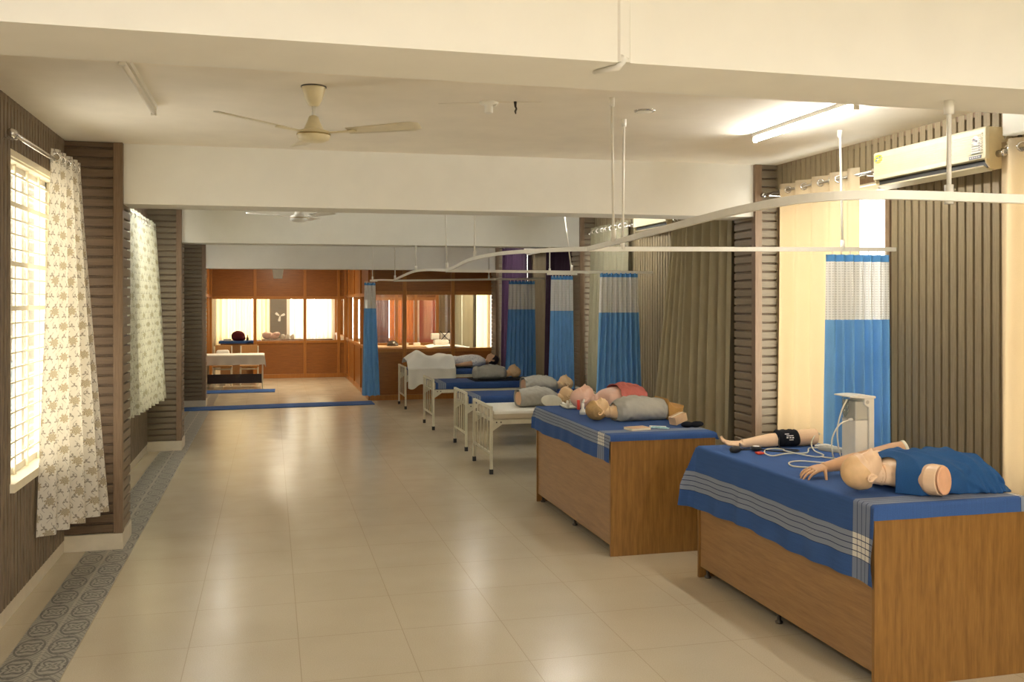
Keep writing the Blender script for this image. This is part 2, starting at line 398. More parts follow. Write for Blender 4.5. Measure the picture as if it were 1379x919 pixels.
def sm(a, b, x):
    t = min(1, max(0, (x - a) / (b - a))) if a != b else float(x > a); return t * t * (3 - 2 * t)

# ------------------------------------------------------------------ room shell
XL, XR, ZC, YB, YE = -1.53, 4.41, 3.12, -3.2, 28.0
PIT = .0755
struct(MB().box(XL - .3, XR + .3, YB - .2, YE + .3, -.12, 0).build('floor', 'floor_tile'))
struct(MB().box(-1.358, -1.025, YB, 24.0, -.01, .0012).build('floor_border', 'border_tile'))
struct(MB().box(XL - .3, XR + .3, YB - .2, YE + .3, ZC, ZC + .12).build('ceiling', 'ceiling_paint'))

def side_wall(name, X, sgn, ranges, openings, mat, board=(0, ZC)):
    """wall at X, interior towards sgn; openings (y0,y1,z0,z1); ranges = list of (y0,y1) where battens run"""
    m = MB(); T = .14
    ys = sorted({YB, YE} | {o[0] for o in openings} | {o[1] for o in openings})
    for a, b in zip(ys, ys[1:]):
        op = [o for o in openings if o[0] <= a and o[1] >= b]
        if op: m.box(X, X - sgn * T, a, b, 0, op[0][2]); m.box(X, X - sgn * T, a, b, op[0][3], ZC)
        else: m.box(X, X - sgn * T, a, b, 0, ZC)
    for y0, y1 in ranges:
        n = int(round((y1 - y0) / PIT))
        for i in range(n):
            a, b = y0 + i * PIT + .006, y0 + (i + 1) * PIT - .006
            zs = [(.10, ZC)]
            for o in openings:
                if b > o[0] - .03 and a < o[1] + .03: zs = [(.10, o[2] - .03), (o[3] + .04, ZC)]
            for z0, z1 in zs:
                m.extrude([(a, z0 * 0 + 0)], 'z', 0, 0) if False else None
                s_ = X + sgn * .0005; d = X + sgn * .024
                m.extrude([(s_, a), (d, a + .004), (d, b - .004), (s_, b)], 'z', z0, z1)
    return struct(m.build(name, mat))
W_LEFT = [(6.22, 7.50, .80, 2.78), (10.6, 12.2, .80, 2.75), (15.2, 16.8, .8, 2.75), (-2.2, -1.2, .8, 2.75)]
W_RIGHT = [(6.03, 7.50, .75, 2.80), (3.25, 4.78, .75, 2.78), (15.99, 17.3, .75, 2.9), (18.6, 20.0, .75, 2.75), (20.7, 22.2, .75, 2.75), (-2.4, -1.0, .75, 2.8), (11.33, 12.3, .75, 2.80)]
side_wall('wall_left', XL, 1, [(3.1, 7.74), (8.18, 12.66), (13.1, 17.7)], W_LEFT, 'batten_v')
side_wall('wall_right', XR, -1, [(3.08, 7.58), (7.96, 12.45), (12.85, 17.5)], W_RIGHT, 'batten_right')
# end wall with window openings, back wall behind the camera
m = MB(); ops = [(-1.45, -.02, .75, 2.6), (.50, 1.80, .75, 2.6), (2.2, 4.3, .75, 2.6)]
xs = [XL - .2, -1.45, -.02, .50, 1.80, 2.2, 4.3, XR + .2]
for i, (a, b) in enumerate(zip(xs, xs[1:])):
    if i % 2: m.box(a, b, YE, YE + .2, 0, .75); m.box(a, b, YE, YE + .2, 2.6, ZC)
    else: m.box(a, b, YE, YE + .2, 0, ZC)
struct(m.build('wall_end', 'wall_paint'))
struct(MB().box(XL - .2, XR + .2, YB - .2, YB, 0, ZC).build('wall_back', 'wall_paint'))

def beam(name, plan, zb): return struct(MB().prism(plan, zb, ZC + .01).build(name, 'wall_paint'))
b1 = beam('beam_front', [(XL, 2.74), (XR, 2.72), (XR, 3.09), (XL, 3.11)], 2.64)
beam('beam_second', [(-1.13, 7.77), (4.2, 7.575), (4.2, 7.95), (-1.13, 8.15)], 2.655)
beam('beam_third', [(-1.13, 12.70), (4.2, 12.45), (4.2, 12.83), (-1.13, 13.08)], 2.655)
beam('beam_fourth', [(-1.16, 17.75), (4.2, 17.50), (4.2, 17.88), (-1.16, 18.13)], 2.50)

def pillar(name, x0, x1, y0, y1, side, front_mat='batten_x', skirt=True):
    """slatted pillar against the wall; side=+1: inner face looks +X (left wall)"""
    root = sempty(name, ((x0 + x1) / 2, (y0 + y1) / 2, 0))
    MB().box(x0, x1, y0, y1, 0, ZC).build('pillar_core', 'batten_strip', root)
    fr, sd = MB(), MB(); xi = x1 if side > 0 else x0
    n = int((ZC - .13) / PIT)
    for i in range(n + 1):
        z0 = .13 + i * PIT + .004; z1 = min(ZC, z0 + PIT - .013)
        if z1 - z0 < .01: continue
        c = .010
        fr.extrude([(y0 + .001, z0), (y0 - .026, z0), (y0 - .030, z0 + .004), (y0 - .030, z1 - .006), (y0 - .026, z1 - .002), (y0 + .001, z1 - .002)], 'x', x0 + (.035 if side < 0 else .02), x1 - (.035 if side > 0 else .012))
        sx = xi - side * .001; s1 = xi + side * .026
        sd.extrude([(sx, z0), (s1 - side * .004, z0), (s1, z0 + .004), (s1, z1 - .006), (s1 - side * .004, z1 - .002), (sx, z1 - .002)], 'y', y0 + .035, y1 - .01)
    fr.build('front_slats', front_mat, root); sd.build('side_slats', 'batten_y', root)
    tr = MB(); tr.box(xi - side * .035, xi + side * .032, y0 - .036, y0 + .035, .12, ZC - .001)
    tr.build('corner_trim', 'batten_strip', root, bevel=.003)
    if skirt:
        MB().box(x0 + (.001 if side < 0 else .0), xi + side * .034 if side > 0 else x1, y0 - .038, y1, 0, .125).build('skirting', 'skirting', root, bevel=.003) if side > 0 else \
        MB().box(xi - .034, x1, y0 - .038, y1, 0, .125).build('skirting', 'skirting', root, bevel=.003)
    return root
pillar('pillar_left', XL, -1.13, 7.75, 8.18, 1)
pillar('pillar_left_second', XL, -1.13, 12.68, 13.10, 1, 'batten_x_grey')
pillar('pillar_left_third', XL, -1.16, 17.74, 18.13, 1, 'batten_x_grey')
pillar('pillar_right', 4.2, XR, 7.575, 7.95, -1, 'batten_x_grey')
pillar('pillar_right_second', 4.2, XR, 12.45, 12.83, -1, 'batten_x_grey')
pillar('pillar_right_third', 4.2, XR, 17.50, 17.88, -1, 'batten_x_grey')
pillar('pillar_right_fourth', 4.2, XR, 22.55, 22.9, -1, 'batten_x_grey')
for nm, x0, x1, segs in (('baseboard_left', XL, XL + .016, [(YB, 7.73), (8.18, 12.66), (13.1, 17.72), (18.14, 23.9)]), ('baseboard_right', XR - .016, XR, [(YB, 7.55), (7.95, 12.43), (12.83, 17.48)])):
    m = MB()
    for a, b in segs: m.box(x0, x1, a, b, 0, .10)
    struct(m.build(nm, 'skirting'))
m = MB()
m.box(XL, XL + .022, 3.1, 7.74, ZC - .04, ZC); m.box(XL, XL + .022, 8.2, 12.66, ZC - .04, ZC)
m.box(XR - .022, XR, 3.1, 7.56, ZC - .035, ZC); m.box(XR - .022, XR, 7.96, 12.43, ZC - .035, ZC)
struct(m.build('trim_ceiling', 'batten_strip'))
# plastered conduit down the front beam
MB().extrude([(1.035, 2.738), (1.045, 2.722), (1.075, 2.722), (1.085, 2.738)], 'z', 2.64, ZC).build('trim_conduit', 'wall_paint')
struct(bpy.data.objects['trim_conduit'])
struct(MB().tube([(1.06, 2.72, 2.655), (1.05, 2.76, 2.632), (1.0, 2.84, 2.632)], [.014, .012, .006], 8).build('trim_conduit_end', 'wall_paint', smooth=True))

# ------------------------------------------------------------------ windows
def window(num, X, sgn, o, grille=False, frame_mat='window_alu', nb=2):
    y0, y1, z0, z1 = o; root = sempty('window_%d' % num, (X, (y0 + y1) / 2, z0)); xg = X - sgn * .085
    f = MB()
    for a, b, c, d in ((y0, y0 + .05, z0, z1), (y1 - .05, y1, z0, z1), (y0, y1, z0, z0 + .05), (y0, y1, z1 - .05, z1)): f.box(xg - .03, xg + .03, a, b, c, d)
    for k in range(1, nb): yy = y0 + (y1 - y0) * k / nb; f.box(xg - .02, xg + .02, yy - .035, yy + .035, z0, z1)
    f.build('window_frame', frame_mat, root)
    rv = MB()
    for a, b, e, d in ((y0, y0 + .012, z0, z1), (y1 - .012, y1, z0, z1), (y0, y1, z1 - .012, z1)): rv.box(X - sgn * .135, X + sgn * .002, a, b, e, d)
    rv.build('reveal', 'window_cream' if grille else 'wall_paint', root)
    MB().box(xg - .003, xg + .003, y0 + .04, y1 - .04, z0 + .04, z1 - .04).build('pane', 'pane', root)
    c = MB()
    for a, b, e, d in ((y0 - .05, y0, z0 - .04, z1 + .05), (y1, y1 + .05, z0 - .04, z1 + .05), (y0 - .05, y1 + .05, z1, z1 + .05)): c.box(X - sgn * .13, X + sgn * .018, a, b, e, d)
    c.build('casing', 'window_cream' if grille else 'batten_strip', root)
    MB().box(X - sgn * .13, X + sgn * .05, y0 - .05, y1 + .05, z0 - .045, z0 + .007).build('window_sill', 'window_cream' if grille else 'batten_strip', root)
    if grille:
        g = MB(); xx = X - sgn * .04; n = 20
        for k in range(n):
            z = z0 + .12 + k * (z1 - z0 - .2) / (n - 1)
            h = .032 if k in (17, 13, 10) else .011
            g.box(xx - .006, xx + .006, y0, y1, z - h / 2, z + h / 2)
        for k in (1, 2, 3): yy = y0 + (y1 - y0) * k / 4; g.box(xx - .005, xx + .007, yy - .014, yy + .014, z0, z1)
        g.build('grille', 'window_cream', root)
    return root
window(1, XL, 1, W_LEFT[0], True); window(2, XL, 1, W_LEFT[1], True); window(3, XL, 1, W_LEFT[2], True); window(4, XL, 1, W_LEFT[3], True)
for i, o in enumerate(W_RIGHT): window(5 + i, XR, -1, o)
for i, (a, b, c, d) in enumerate(ops):
    r = sempty('window_%d' % (12 + i), ((a + b) / 2, YE, c)); f = MB()
    for p in ((a, a + .06, c, d), (b - .06, b, c, d), ((a + b) / 2 - .04, (a + b) / 2 + .04, c, d)): f.box(p[0], p[1], YE + .06, YE + .12, p[2], p[3])
    f.box(a, b, YE + .06, YE + .12, c, c + .06); f.box(a, b, YE + .06, YE + .12, d - .06, d); f.build('window_frame', 'window_alu', r)
    MB().box(a + .02, b - .02, YE + .085, YE + .095, c + .02, d - .02).build('pane', 'pane', r)
# building outside the left window
ext = thing('building', 'pale cream building with arched niche outside the barred window', 'building', (-3.9, 15.6, 0))
MB().box(-4.3, -3.6, 13.0, 18.0, -1, 4.6).build('wall', 'outside_paint', ext)
m = MB(); m.extrude([(14.85, 1.05), (15.32, 1.05), (15.32, 1.30), (15.25, 1.39), (15.09, 1.44), (14.92, 1.39), (14.85, 1.30)], 'x', -3.62, -3.56); m.build('arched_niche', 'phantom_grey', ext)
MB().box(-3.63, -3.57, 14.7, 15.5, -.3, 1.04).build('shutter', 'outside_blue', ext)
MB().box(-4.3, -2.6, 12.6, 18.4, 4.6, 4.75).build('sky_shade_eave', 'outside_paint', ext)  # unseen overhang, lengthened to keep sky light off the wall

# ------------------------------------------------------------------ wooden glazed partitions (structure)
def partition(name, axis, c, posts, zr, top, sgn, panel_mat, open_bays=(), T=.05, glass_on=True):
    """axis 'x': runs along X at y=c; axis 'y': runs along Y at x=c. posts: positions. zr=(z sill, z head)"""
    mid = (posts[0] + posts[-1]) / 2; root = sempty(name, (mid, c, 0) if axis == 'x' else (c, mid, 0))
    def bx(m, a, b, d0, d1, z0, z1): m.box(a, b, c + d0, c + d1, z0, z1) if axis == 'x' else m.box(c + d0, c + d1, a, b, z0, z1)
    f, low, gl, bead = MB(), MB(), MB(), MB(); W = .075
    for p in posts: bx(f, p - W / 2, p + W / 2, -T, T, 0, top)
    for i, (a, b) in enumerate(zip(posts, posts[1:])):
        a += W / 2; b -= W / 2
        bx(f, a, b, -T * .9, T * .9, zr[1], zr[1] + .07)
        bx(low, a, b, -T * .45, T * .45, zr[1] + .07, top)
        if i in open_bays: continue
        bx(f, a, b, -T * .9, T * .9, zr[0] - .07, zr[0]); bx(f, a, b, -T * .9, T * .9, 0, .10)
        bx(low, a, b, -T * .45, T * .45, .10, zr[0] - .07)
        bx(gl, a, b, -.003, .003, zr[0], zr[1])
    f.build('frame', 'part_frame', root, bevel=.004); low.build('panel', panel_mat, root)
    if glass_on: gl.build('pane', 'pane', root)
    return root
partition('partition_front', 'x', 18.15, [1.90, 2.51, 3.46, 4.30], (.99, 2.03), ZC, 1, 'part_panel')
partition('partition_corridor', 'y', 1.87, [18.23, 19.9, 21.5, 23.0, 23.92], (1.0, 2.0), ZC, 1, 'part_panel_side')
partition('partition_end', 'x', 24.0, [-1.49, -.37, .83, 1.66, 1.83], (.93, 1.96), ZC, 1, 'part_panel', open_bays=(0,))
partition('partition_inner', 'x', 22.75, [2.0, 2.95, 3.42, 3.95], (.9, 1.93), ZC, 1, 'part_panel', T=.045)
partition('partition_room', 'y', 1.87, [24.1, 26., 27.9], (1.0, 2.0), ZC, 1, 'part_panel_side', glass_on=True)
partition('partition_left', 'y', -1.42, [19.2, 21.0, 22.6, 23.85], (1.0, 2.0), ZC, 1, 'part_panel_side', open_bays=(0, 1, 2))
# slatted pillar on the end wall
r = sempty('pillar_end', (.2, 27.9, 0)); m = MB()
for i in range(38): m.box(.0, .40, 27.86, 27.885, .1 + i * PIT, .1 + i * PIT + .062)
m.build('front_slats', 'batten_x_grey', r); MB().box(-.02, .45, 27.885, 28.0, 0, ZC).build('pillar_core', 'batten_strip', r)

# ------------------------------------------------------------------ curtains
def nz(x, y=0., z=0.): return noise.noise(Vector((x, y, z)))
def drape(mb, T0, T1, B0, B1, z1, z0, nf, amp, seed=0., va=0., vb=1., sharp=.0, ampt=1., nv=18, hemwave=.012, stretch=1.45):
    """hanging cloth between top line T0-T1 and bottom line B0-B1; va..vb picks a slice of the drop (0 top)"""
    T0, T1, B0, B1 = map(Vector, (T0, T1, B0, B1)); w = (T1 - T0).length; nrm = Vector((-(T1 - T0).y, (T1 - T0).x)).normalized()
    def fn(u, v):
        t = va + (vb - va) * v
        uu = u + .02 * t * nz(u * 3, t * 1.2, seed)
        a = T0.lerp(T1, u); b = B0.lerp(B1, u); p = a.lerp(b, t ** 1.2)
        ph = 2 * PI * nf * (uu + .05 * nz(u * 2.3, seed, t * .8) * t) + seed
        s_ = sin(ph); s_ = s_ * (1 + sharp * (abs(s_) - 1)) if sharp else s_
        k = amp * (ampt + (1 - ampt) * min(1, t * 2.2)) * (.75 + .5 * nz(u * nf * .7, seed + 5)) * (1 + .25 * t)
        q = p + nrm * (k * s_ + .02 * t * nz(u * 4, seed + 9))
        z = z1 + (z0 - z1) * t + (hemwave * nz(u * 5, seed + 3) + .006 * s_) * (t ** 6)
        return (q.x, q.y, z)
    return mb.grid(max(24, int(nf * 12)), nv, fn, lambda u, v: (u * w * stretch, (va + (vb - va) * v) * (z1 - z0)))
def torus(mb, c, R, r, axis):
    rings = []; c = Vector(c); ax = Vector(axis).normalized(); u = Vector((0, 0, 1)) if abs(ax.z) < .9 else Vector((1, 0, 0)); w = ax.cross(u)
    R_ = []
    for i in range(14):
        a = 2 * PI * i / 14; d = u * cos(a) + w * sin(a)
        R_.append([mb.bm.verts.new(c + d * (R + r * cos(2 * PI * j / 6)) + ax * r * sin(2 * PI * j / 6)) for j in range(6)])
    for i in range(14):
        A, B = R_[i], R_[(i + 1) % 14]
        for j in range(6): mb.bm.faces.new([A[j], B[j], B[(j + 1) % 6], A[(j + 1) % 6]])
def curtain(label, mat, T0, T1, B0, B1, z1, z0, nf, amp, seed, eyelets=0, group=None, ampt=1., **k):
    mid = ((T0[0] + T1[0]) / 2, (T0[1] + T1[1]) / 2, z0); t = thing('curtain', label, 'curtain', mid, 0, group)
    m = MB(); drape(m, T0, T1, B0, B1, z1, z0, nf, amp, seed, ampt=ampt, **k); m.build('fabric', mat, t, smooth=True, keep_normals=True)
    if eyelets:
        p0, p1 = Vector(T0), Vector(T1); w = (p1 - p0).length; d = (p1 - p0) / w; nn = Vector((-d.y, d.x)); k = math.ceil(seed / PI)
        while True:
            u = (k * PI - seed) / (2 * PI * nf)
            if u > .985: break
            sl = amp * ampt * .75 * 2 * PI * nf / w * cos(k * PI); tg = (d + nn * sl).normalized(); ax = Vector((-tg.y, tg.x, 0)); p = p0 + d * w * u
            e = MB(); torus(e, (p.x, p.y, z1 - .055), .026, .007, ax); e.build('eyelet', 'chrome', t, smooth=True); k += 1
    return t
def rod(label, p0, p1, wallx, mat='chrome', r=.013, ends=(1, 1)):
    t = thing('curtain_rod', label, 'curtain rod', ((p0[0] + p1[0]) / 2, (p0[1] + p1[1]) / 2, p0[2])); p0, p1 = Vector(p0), Vector(p1); d = (p1 - p0).normalized()
    MB().tube([p0, p1], r, 10).build('rod', mat, t, smooth=True)
    for on, p, s in ((ends[0], p0, -1), (ends[1], p1, 1)):
        if not on: continue
        MB().tube([p, p + d * s * .012, p + d * s * .02, p + d * s * .06, p + d * s * .068], [r * 1.2, r * 1.9, r * 1.5, r * 1.7, r * .8], 10).build('finial', mat, t, smooth=True)
        q = p - d * s * .07; b = MB(); b.tube([(wallx, q.y, q.z - .015), (q.x, q.y, q.z - .015)], .008, 8); b.box(wallx - .008, wallx + .008, q.y - .02, q.y + .02, q.z - .05, q.z + .03); b.build('bracket', mat, t)
    return t
# left wall
rod('chrome curtain rod above the barred left window', (-1.43, 5.95, 2.865), (-1.42, 7.62, 2.865), XL, r=.014)
curtain('cream curtain with brown flowers pushed aside at the barred left window', 'curtain_floral', (-1.41, 6.90), (-1.40, 7.60), (-1.45, 6.74), (-1.19, 7.50), 2.935, .35, 4.5, .055, 1.3, eyelets=5, ampt=.8, nv=30)
rod('steel curtain rod between the first and second left pillars', (-1.40, 9.65, 2.80), (-1.40, 12.45, 2.80), XL)
curtain('pale green floral curtain hanging between the first two left pillars', 'curtain_floral_pale', (-1.38, 9.75), (-1.38, 12.20), (-1.40, 10.0), (-1.26, 12.45), 2.85, .71, 10, .045, 4.1, eyelets=6, ampt=.8)
# right wall
CX = 4.29
rod('steel rod carrying the sunlit beige curtain left of the large air conditioner', (CX - .05, 5.96, 2.845), (CX - .05, 7.50, 2.845), XR)
curtain('sunlit beige eyelet curtain behind the blue curtain by the nearest desk', 'curtain_beige', (CX - .05, 7.27), (CX - .05, 6.13), (CX - .05, 7.29), (CX - .05, 6.15), 2.90, .12, 4.7, .045, 2.2, eyelets=9, ampt=.9)
rod('steel curtain rod end below the near corner of the large air conditioner', (CX, 3.2, 2.80), (CX, 4.74, 2.80), XR)
curtain('orange lit curtain edge at the right border beside the large air conditioner', 'curtain_beige', (CX, 4.80), (CX, 3.25), (CX, 4.80), (CX, 3.25), 2.87, .12, 7, .04, 7.2, eyelets=8, ampt=.9)
rod('curtain rod over the two olive curtains behind the middle desk', (CX + .02, 8.00, 2.80), (CX + .02, 9.47, 2.80), XR)
curtain('broad olive brown curtain beside the slatted right pillar', 'curtain_olive', (CX - .02, 8.10), (CX - .02, 9.04), (CX - .05, 8.08), (CX - .06, 9.15), 2.84, .10, 5, .07, .6, eyelets=6, ampt=.9)
curtain('narrow bunched olive curtain between broad olive curtain and fluted wall', 'curtain_olive', (CX - .02, 9.07), (CX - .02, 9.50), (CX - .07, 9.17), (CX - .10, 9.98), 2.85, .10, 5, .05, 3.6, eyelets=4, ampt=.8)
rod('curtain rod over the grey green curtain behind the middle blue curtain', (CX + .02, 10.85, 2.84), (CX + .02, 12.40, 2.84), XR)
curtain('pale grey green curtain behind the blue curtain nearest the small air conditioner', 'curtain_sage', (CX, 10.98), (CX, 12.32), (CX, 11.0), (CX - .04, 12.40), 2.91, .12, 8, .05, 5.3, eyelets=7, ampt=.9)
rod('curtain rod over the purple curtain by the far pillar', (CX + .02, 15.45, 2.90), (CX + .02, 17.42, 2.90), XR)
curtain('purple curtain at the bright far window beside the glazed partition', 'curtain_purple', (CX - .01, 15.62), (CX - .01, 17.38), (CX - .02, 15.75), (CX - .03, 17.42), 2.98, .10, 9, .05, 6.1, eyelets=6, ampt=.9)
rod('curtain rod over the purple curtain nearer the second pillar', (CX + .02, 13.05, 2.90), (CX + .02, 14.50, 2.90), XR)
curtain('purple curtain half hidden by the second farthest blue curtain', 'curtain_purple', (CX - .01, 13.15), (CX - .01, 14.38), (CX - .02, 13.2), (CX - .03, 14.5), 2.96, .10, 7, .05, 8.4, eyelets=5, ampt=.9)
# far room and glazed room
def fcurt(label, mat, x0, x1, y0, y1, z1=2.75, z0=.2, nf=6, amp=.04, seed=0.):
    curtain(label, mat, (x0, y0), (x1, y1), (x0, y0), (x1, y1), z1, z0, nf, amp, seed, nv=10)
fcurt('glowing cream curtain left of the grey slatted pillar in the end room', 'curtain_cream', -1.49, -.52, 27.78, 27.78, nf=6, seed=1.)
fcurt('glowing cream curtain touching the grey slatted pillar in the end room', 'curtain_cream', -.50, -.03, 27.80, 27.80, nf=4, seed=2.)
fcurt('glowing cream curtain just right of the grey slatted pillar in the end room', 'curtain_white', .60, 1.22, 27.80, 27.80, nf=4, seed=3.)
fcurt('glowing cream curtain at the right end of the end room window', 'curtain_white', 1.24, 1.76, 27.78, 27.78, nf=4, seed=4.)
fcurt('mauve curtain at the back of the glazed room beside the corridor', 'curtain_mauve', 2.80, 3.38, 27.78, 27.78, nf=6, seed=5.)
fcurt('orange curtain at the back of the glazed room', 'curtain_orange', 3.40, 3.80, 27.78, 27.78, nf=4, seed=6.)
fcurt('orange red curtain in the back corner of the glazed room', 'curtain_orange', 3.82, 4.22, 27.80, 27.80, nf=4, seed=7.)
fcurt('rose curtain on the side wall beyond the inner partition', 'curtain_rose', 4.30, 4.30, 25.0, 27.6, nf=9, seed=8.)
fcurt('olive dark curtain on the side wall beyond the inner partition', 'curtain_olive', 4.30, 4.30, 23.1, 24.6, nf=7, seed=9.)
fcurt('beige curtain behind the inner partition by the striped slatted pillar', 'curtain_sage', 4.29, 4.29, 21.5, 22.4, nf=5, seed=10.)
fcurt('sage curtain in the glazed room split by a bright slit', 'curtain_sage', 4.29, 4.29, 20.25, 21.2, nf=5, seed=11.)
fcurt('bright cream curtain at the right end of the glazed room', 'curtain_cream', 4.28, 4.28, 18.45, 19.75, nf=5, seed=12.)

def blue_curtain(label, T0, T1, B0, B1, z0, nf, seed, z1=2.235, amp=.035):
    t = thing('cubicle_curtain', label, 'curtain', ((T0[0] + T1[0]) / 2, (T0[1] + T1[1]) / 2, z0), 0, 'blue cubicle curtains with net tops')
    H = z1 - z0; a, b = .05 / H, (z1 - 1.77) / H
    for nm, mat, va, vb, nv in (('net_panel', 'curtain_net', a, b, 8), ('fabric', 'curtain_blue', b, 1., 16), ('heading_tape', 'curtain_hem', 0., a, 2)):
        m = MB(); drape(m, T0, T1, B0, B1, z1, z0, nf, amp, seed, va, vb, ampt=.75, nv=nv, sharp=.2); m.build(nm, mat, t, smooth=True, keep_normals=True)
    for i in range(7):
        p = Vector(T0).lerp(Vector(T1), (i + .5) / 7); h = MB(); h.tube([(p.x, p.y, z1 - .02), (p.x, p.y, z1 + .025)], .004, 6); h.build('hook', 'white_plastic', t)
blue_curtain('blue curtain with white net top hanging above the nearest desk', (3.83, 5.9), (4.345, 5.9), (3.79, 5.86), (4.35, 5.86), .25, 7, 1.1, amp=.05)
blue_curtain('blue curtain with net top behind the middle desk and pink manikin', (3.73, 10.37), (4.20, 10.37), (3.66, 10.35), (4.24, 10.35), .73, 8, 2.7)
blue_curtain('blue curtain with net top beside the purple curtain at the far window', (3.78, 14.93), (4.22, 14.93), (3.68, 14.9), (4.24, 14.9), .2, 7, 4.9)
blue_curtain('blue curtain with greyish net top against the second slatted pillar', (3.78, 12.52), (4.10, 12.52), (3.72, 12.5), (4.12, 12.5), .2, 6, 6.6, z1=2.255, amp=.03)
blue_curtain('narrow blue curtain hanging at the corner of the wooden partition', (1.71, 17.84), (1.915, 17.80), (1.665, 17.82), (2.0, 17.78), .13, 3, 9.4, z1=2.255, amp=.035)

# ------------------------------------------------------------------ curtain tracks
def smooth_path(pts, n=6):
    P = [Vector(p) for p in pts]; out = []
    for i in range(len(P) - 1):
        p0, p1, p2, p3 = P[max(i - 1, 0)], P[i], P[i + 1], P[min(i + 2, len(P) - 1)]
        for k in range(n):
            t = k / n; out.append(.5 * ((2 * p1) + (p2 - p0) * t + (2 * p0 - 5 * p1 + 4 * p2 - p3) * t * t + (3 * p1 - p0 - 3 * p2 + p3) * t ** 3))
    return out + [P[-1]]
def track(label, rails, rods, loc):
    t = thing('curtain_track', label, 'curtain track', loc, 0, 'suspended white curtain tracks')
    for r in rails: MB().path_bar(r, .022, .030).build('rail', 'white_enamel', t)
    for (x, y, z0, z1, dx) in rods:
        r = MB(); r.tube([(x, y, z0), (x - dx, y, z1)], .0085, 8); r.tube([(x, y, z0), (x, y, z0 + .07)], .016, 8); r.tube([(x - dx, y, z1 - .05), (x - dx, y, z1)], .018, 8)
        r.build('hanger_rod', 'white_enamel', t, smooth=True)
R1 = smooth_path([(4.40, 2.80, 2.27), (3.2, 2.745, 2.262), (2.50, 2.735, 2.258), (2.15, 2.728, 2.258), (1.98, 2.745, 2.258), (1.87, 2.80, 2.258), (1.80, 2.91, 2.258), (1.775, 3.08, 2.258), (1.785, 3.5, 2.258), (1.87, 4.2, 2.258), (1.985, 5.1, 2.258), (2.03, 5.6, 2.255), (2.04, 5.9, 2.25)])
track('curtain track with rounded corner above the nearest desk', [R1, [(2.04, 5.9, 2.248), (4.385, 5.9, 2.278)]], [(2.42, 2.95, 2.26, 2.64, .0), (1.99, 5.3, 2.26, ZC, .01), (2.28, 5.9, 2.25, ZC, -.01), (3.95, 5.9, 2.27, ZC, .02)], (2.04, 4.3, 2.25))
track('curtain track running above the middle desk and first bed', [smooth_path([(2.04, 5.92, 2.25), (1.95, 6.6, 2.275), (1.92, 7.9, 2.315), (1.91, 9.03, 2.315), (1.9, 9.9, 2.262), (1.9, 10.37, 2.25)]), [(1.9, 10.37, 2.243), (4.385, 10.37, 2.243)]], [(1.915, 8.9, 2.32, ZC, 0), (1.9, 10.3, 2.26, ZC, .02), (3.38, 10.37, 2.25, ZC, .12)], (1.92, 8., 2.25))
track('curtain track above the two blue sheeted beds', [smooth_path([(1.9, 10.39, 2.25), (1.9, 11.6, 2.295), (1.9, 12.77, 2.312), (1.9, 13.9, 2.28), (1.9, 14.93, 2.238)]), [(1.9, 14.93, 2.232), (4.385, 14.93, 2.278)]], [(1.9, 12.6, 2.31, 2.655, 0), (1.9, 14.8, 2.24, ZC, 0), (3.45, 14.93, 2.26, ZC, .01)], (1.9, 12.7, 2.25))
track('curtain track ending at the wooden partition corner above the patient bed', [smooth_path([(1.9, 14.95, 2.238), (1.86, 16.4, 2.275), (1.80, 17.6, 2.29), (1.95, 17.82, 2.29)])], [(1.82, 17.4, 2.29, ZC, 0)], (1.85, 16.5, 2.25))
track('short curtain track stub fixed to the second slatted pillar', [[(3.72, 12.52, 2.285), (4.16, 12.52, 2.285)]], [(3.76, 12.52, 2.29, 2.655, 0)], (3.95, 12.52, 2.28))

# ------------------------------------------------------------------ ceiling fittings
def fan(label, x, y, zb, a0, body, blade, R=.62, zt=ZC):
    t = thing('ceiling_fan', label, 'ceiling fan', (x, y, zb), 0, 'three bladed ceiling fans'); T = Matrix.Translation((x, y, 0))
    MB().lathe([(.066, zt), (.068, zt - .012), (.060, zt - .03), (.048, zt - .075), (.030, zt - .108), (.014, zt - .113)], 28, T).build('canopy', body, t, smooth=True)
    MB().lathe([(.072, zt), (.072, zt - .006)], 28, T).build('canopy_gasket', 'dark_metal', t)
    MB().lathe([(.011, zt - .10), (.011, zb + .12)], 12, T).build('down_rod', 'white_enamel', t, smooth=True)
    MB().lathe([(.014, zb + .130), (.026, zb + .124), (.036, zb + .095), (.052, zb + .060), (.056, zb + .048), (.050, zb + .044)], 28, T).build('motor_cover', body, t, smooth=True)
    MB().lathe([(.055, zb + .05), (.088, zb + .04), (.094, zb + .02), (.093, zb + .008), (.085, zb - .006), (.06, zb - .018), (.02, zb - .022)], 32, T).build('motor_housing', body, t, smooth=True)
    MB().lathe([(.0955, zb + .024), (.0955, zb + .016)], 32, T).build('trim_ring', 'brass', t, smooth=True)
    for k in range(3):
        a = math.radians(a0 + 120 * k); mt = Matrix.Translation((x, y, zb + .028)) @ Matrix.Rotation(a, 4, 'Z') @ Matrix.Rotation(math.radians(-2.2), 4, 'Y')
        def bl(u, v):
            r = .20 + (R - .20) * u; w = (.042 + .022 * u) * (1 - .35 * sm(.93, 1, u)); c = (v - .5) * 2 * w
            return mt @ Vector((r, c, .004 * (1 - (2 * v - 1) ** 2) + c * -.20))
        b = MB(); b.grid(10, 5, bl); o = b.build('blade', blade, t, smooth=True, solid=.004)
        ir = MB(); ir.extrude([(.07, -.022), (.14, -.014), (.24, -.032), (.255, 0), (.24, .032), (.14, .014), (.07, .022)], 'z', -.004, .001); ir.bm.transform(mt); ir.build('blade_iron', body, o)
fan('cream ceiling fan over the front of the hall floor', .237, 5.44, 2.825, 216, 'fan_cream', 'fan_blade')
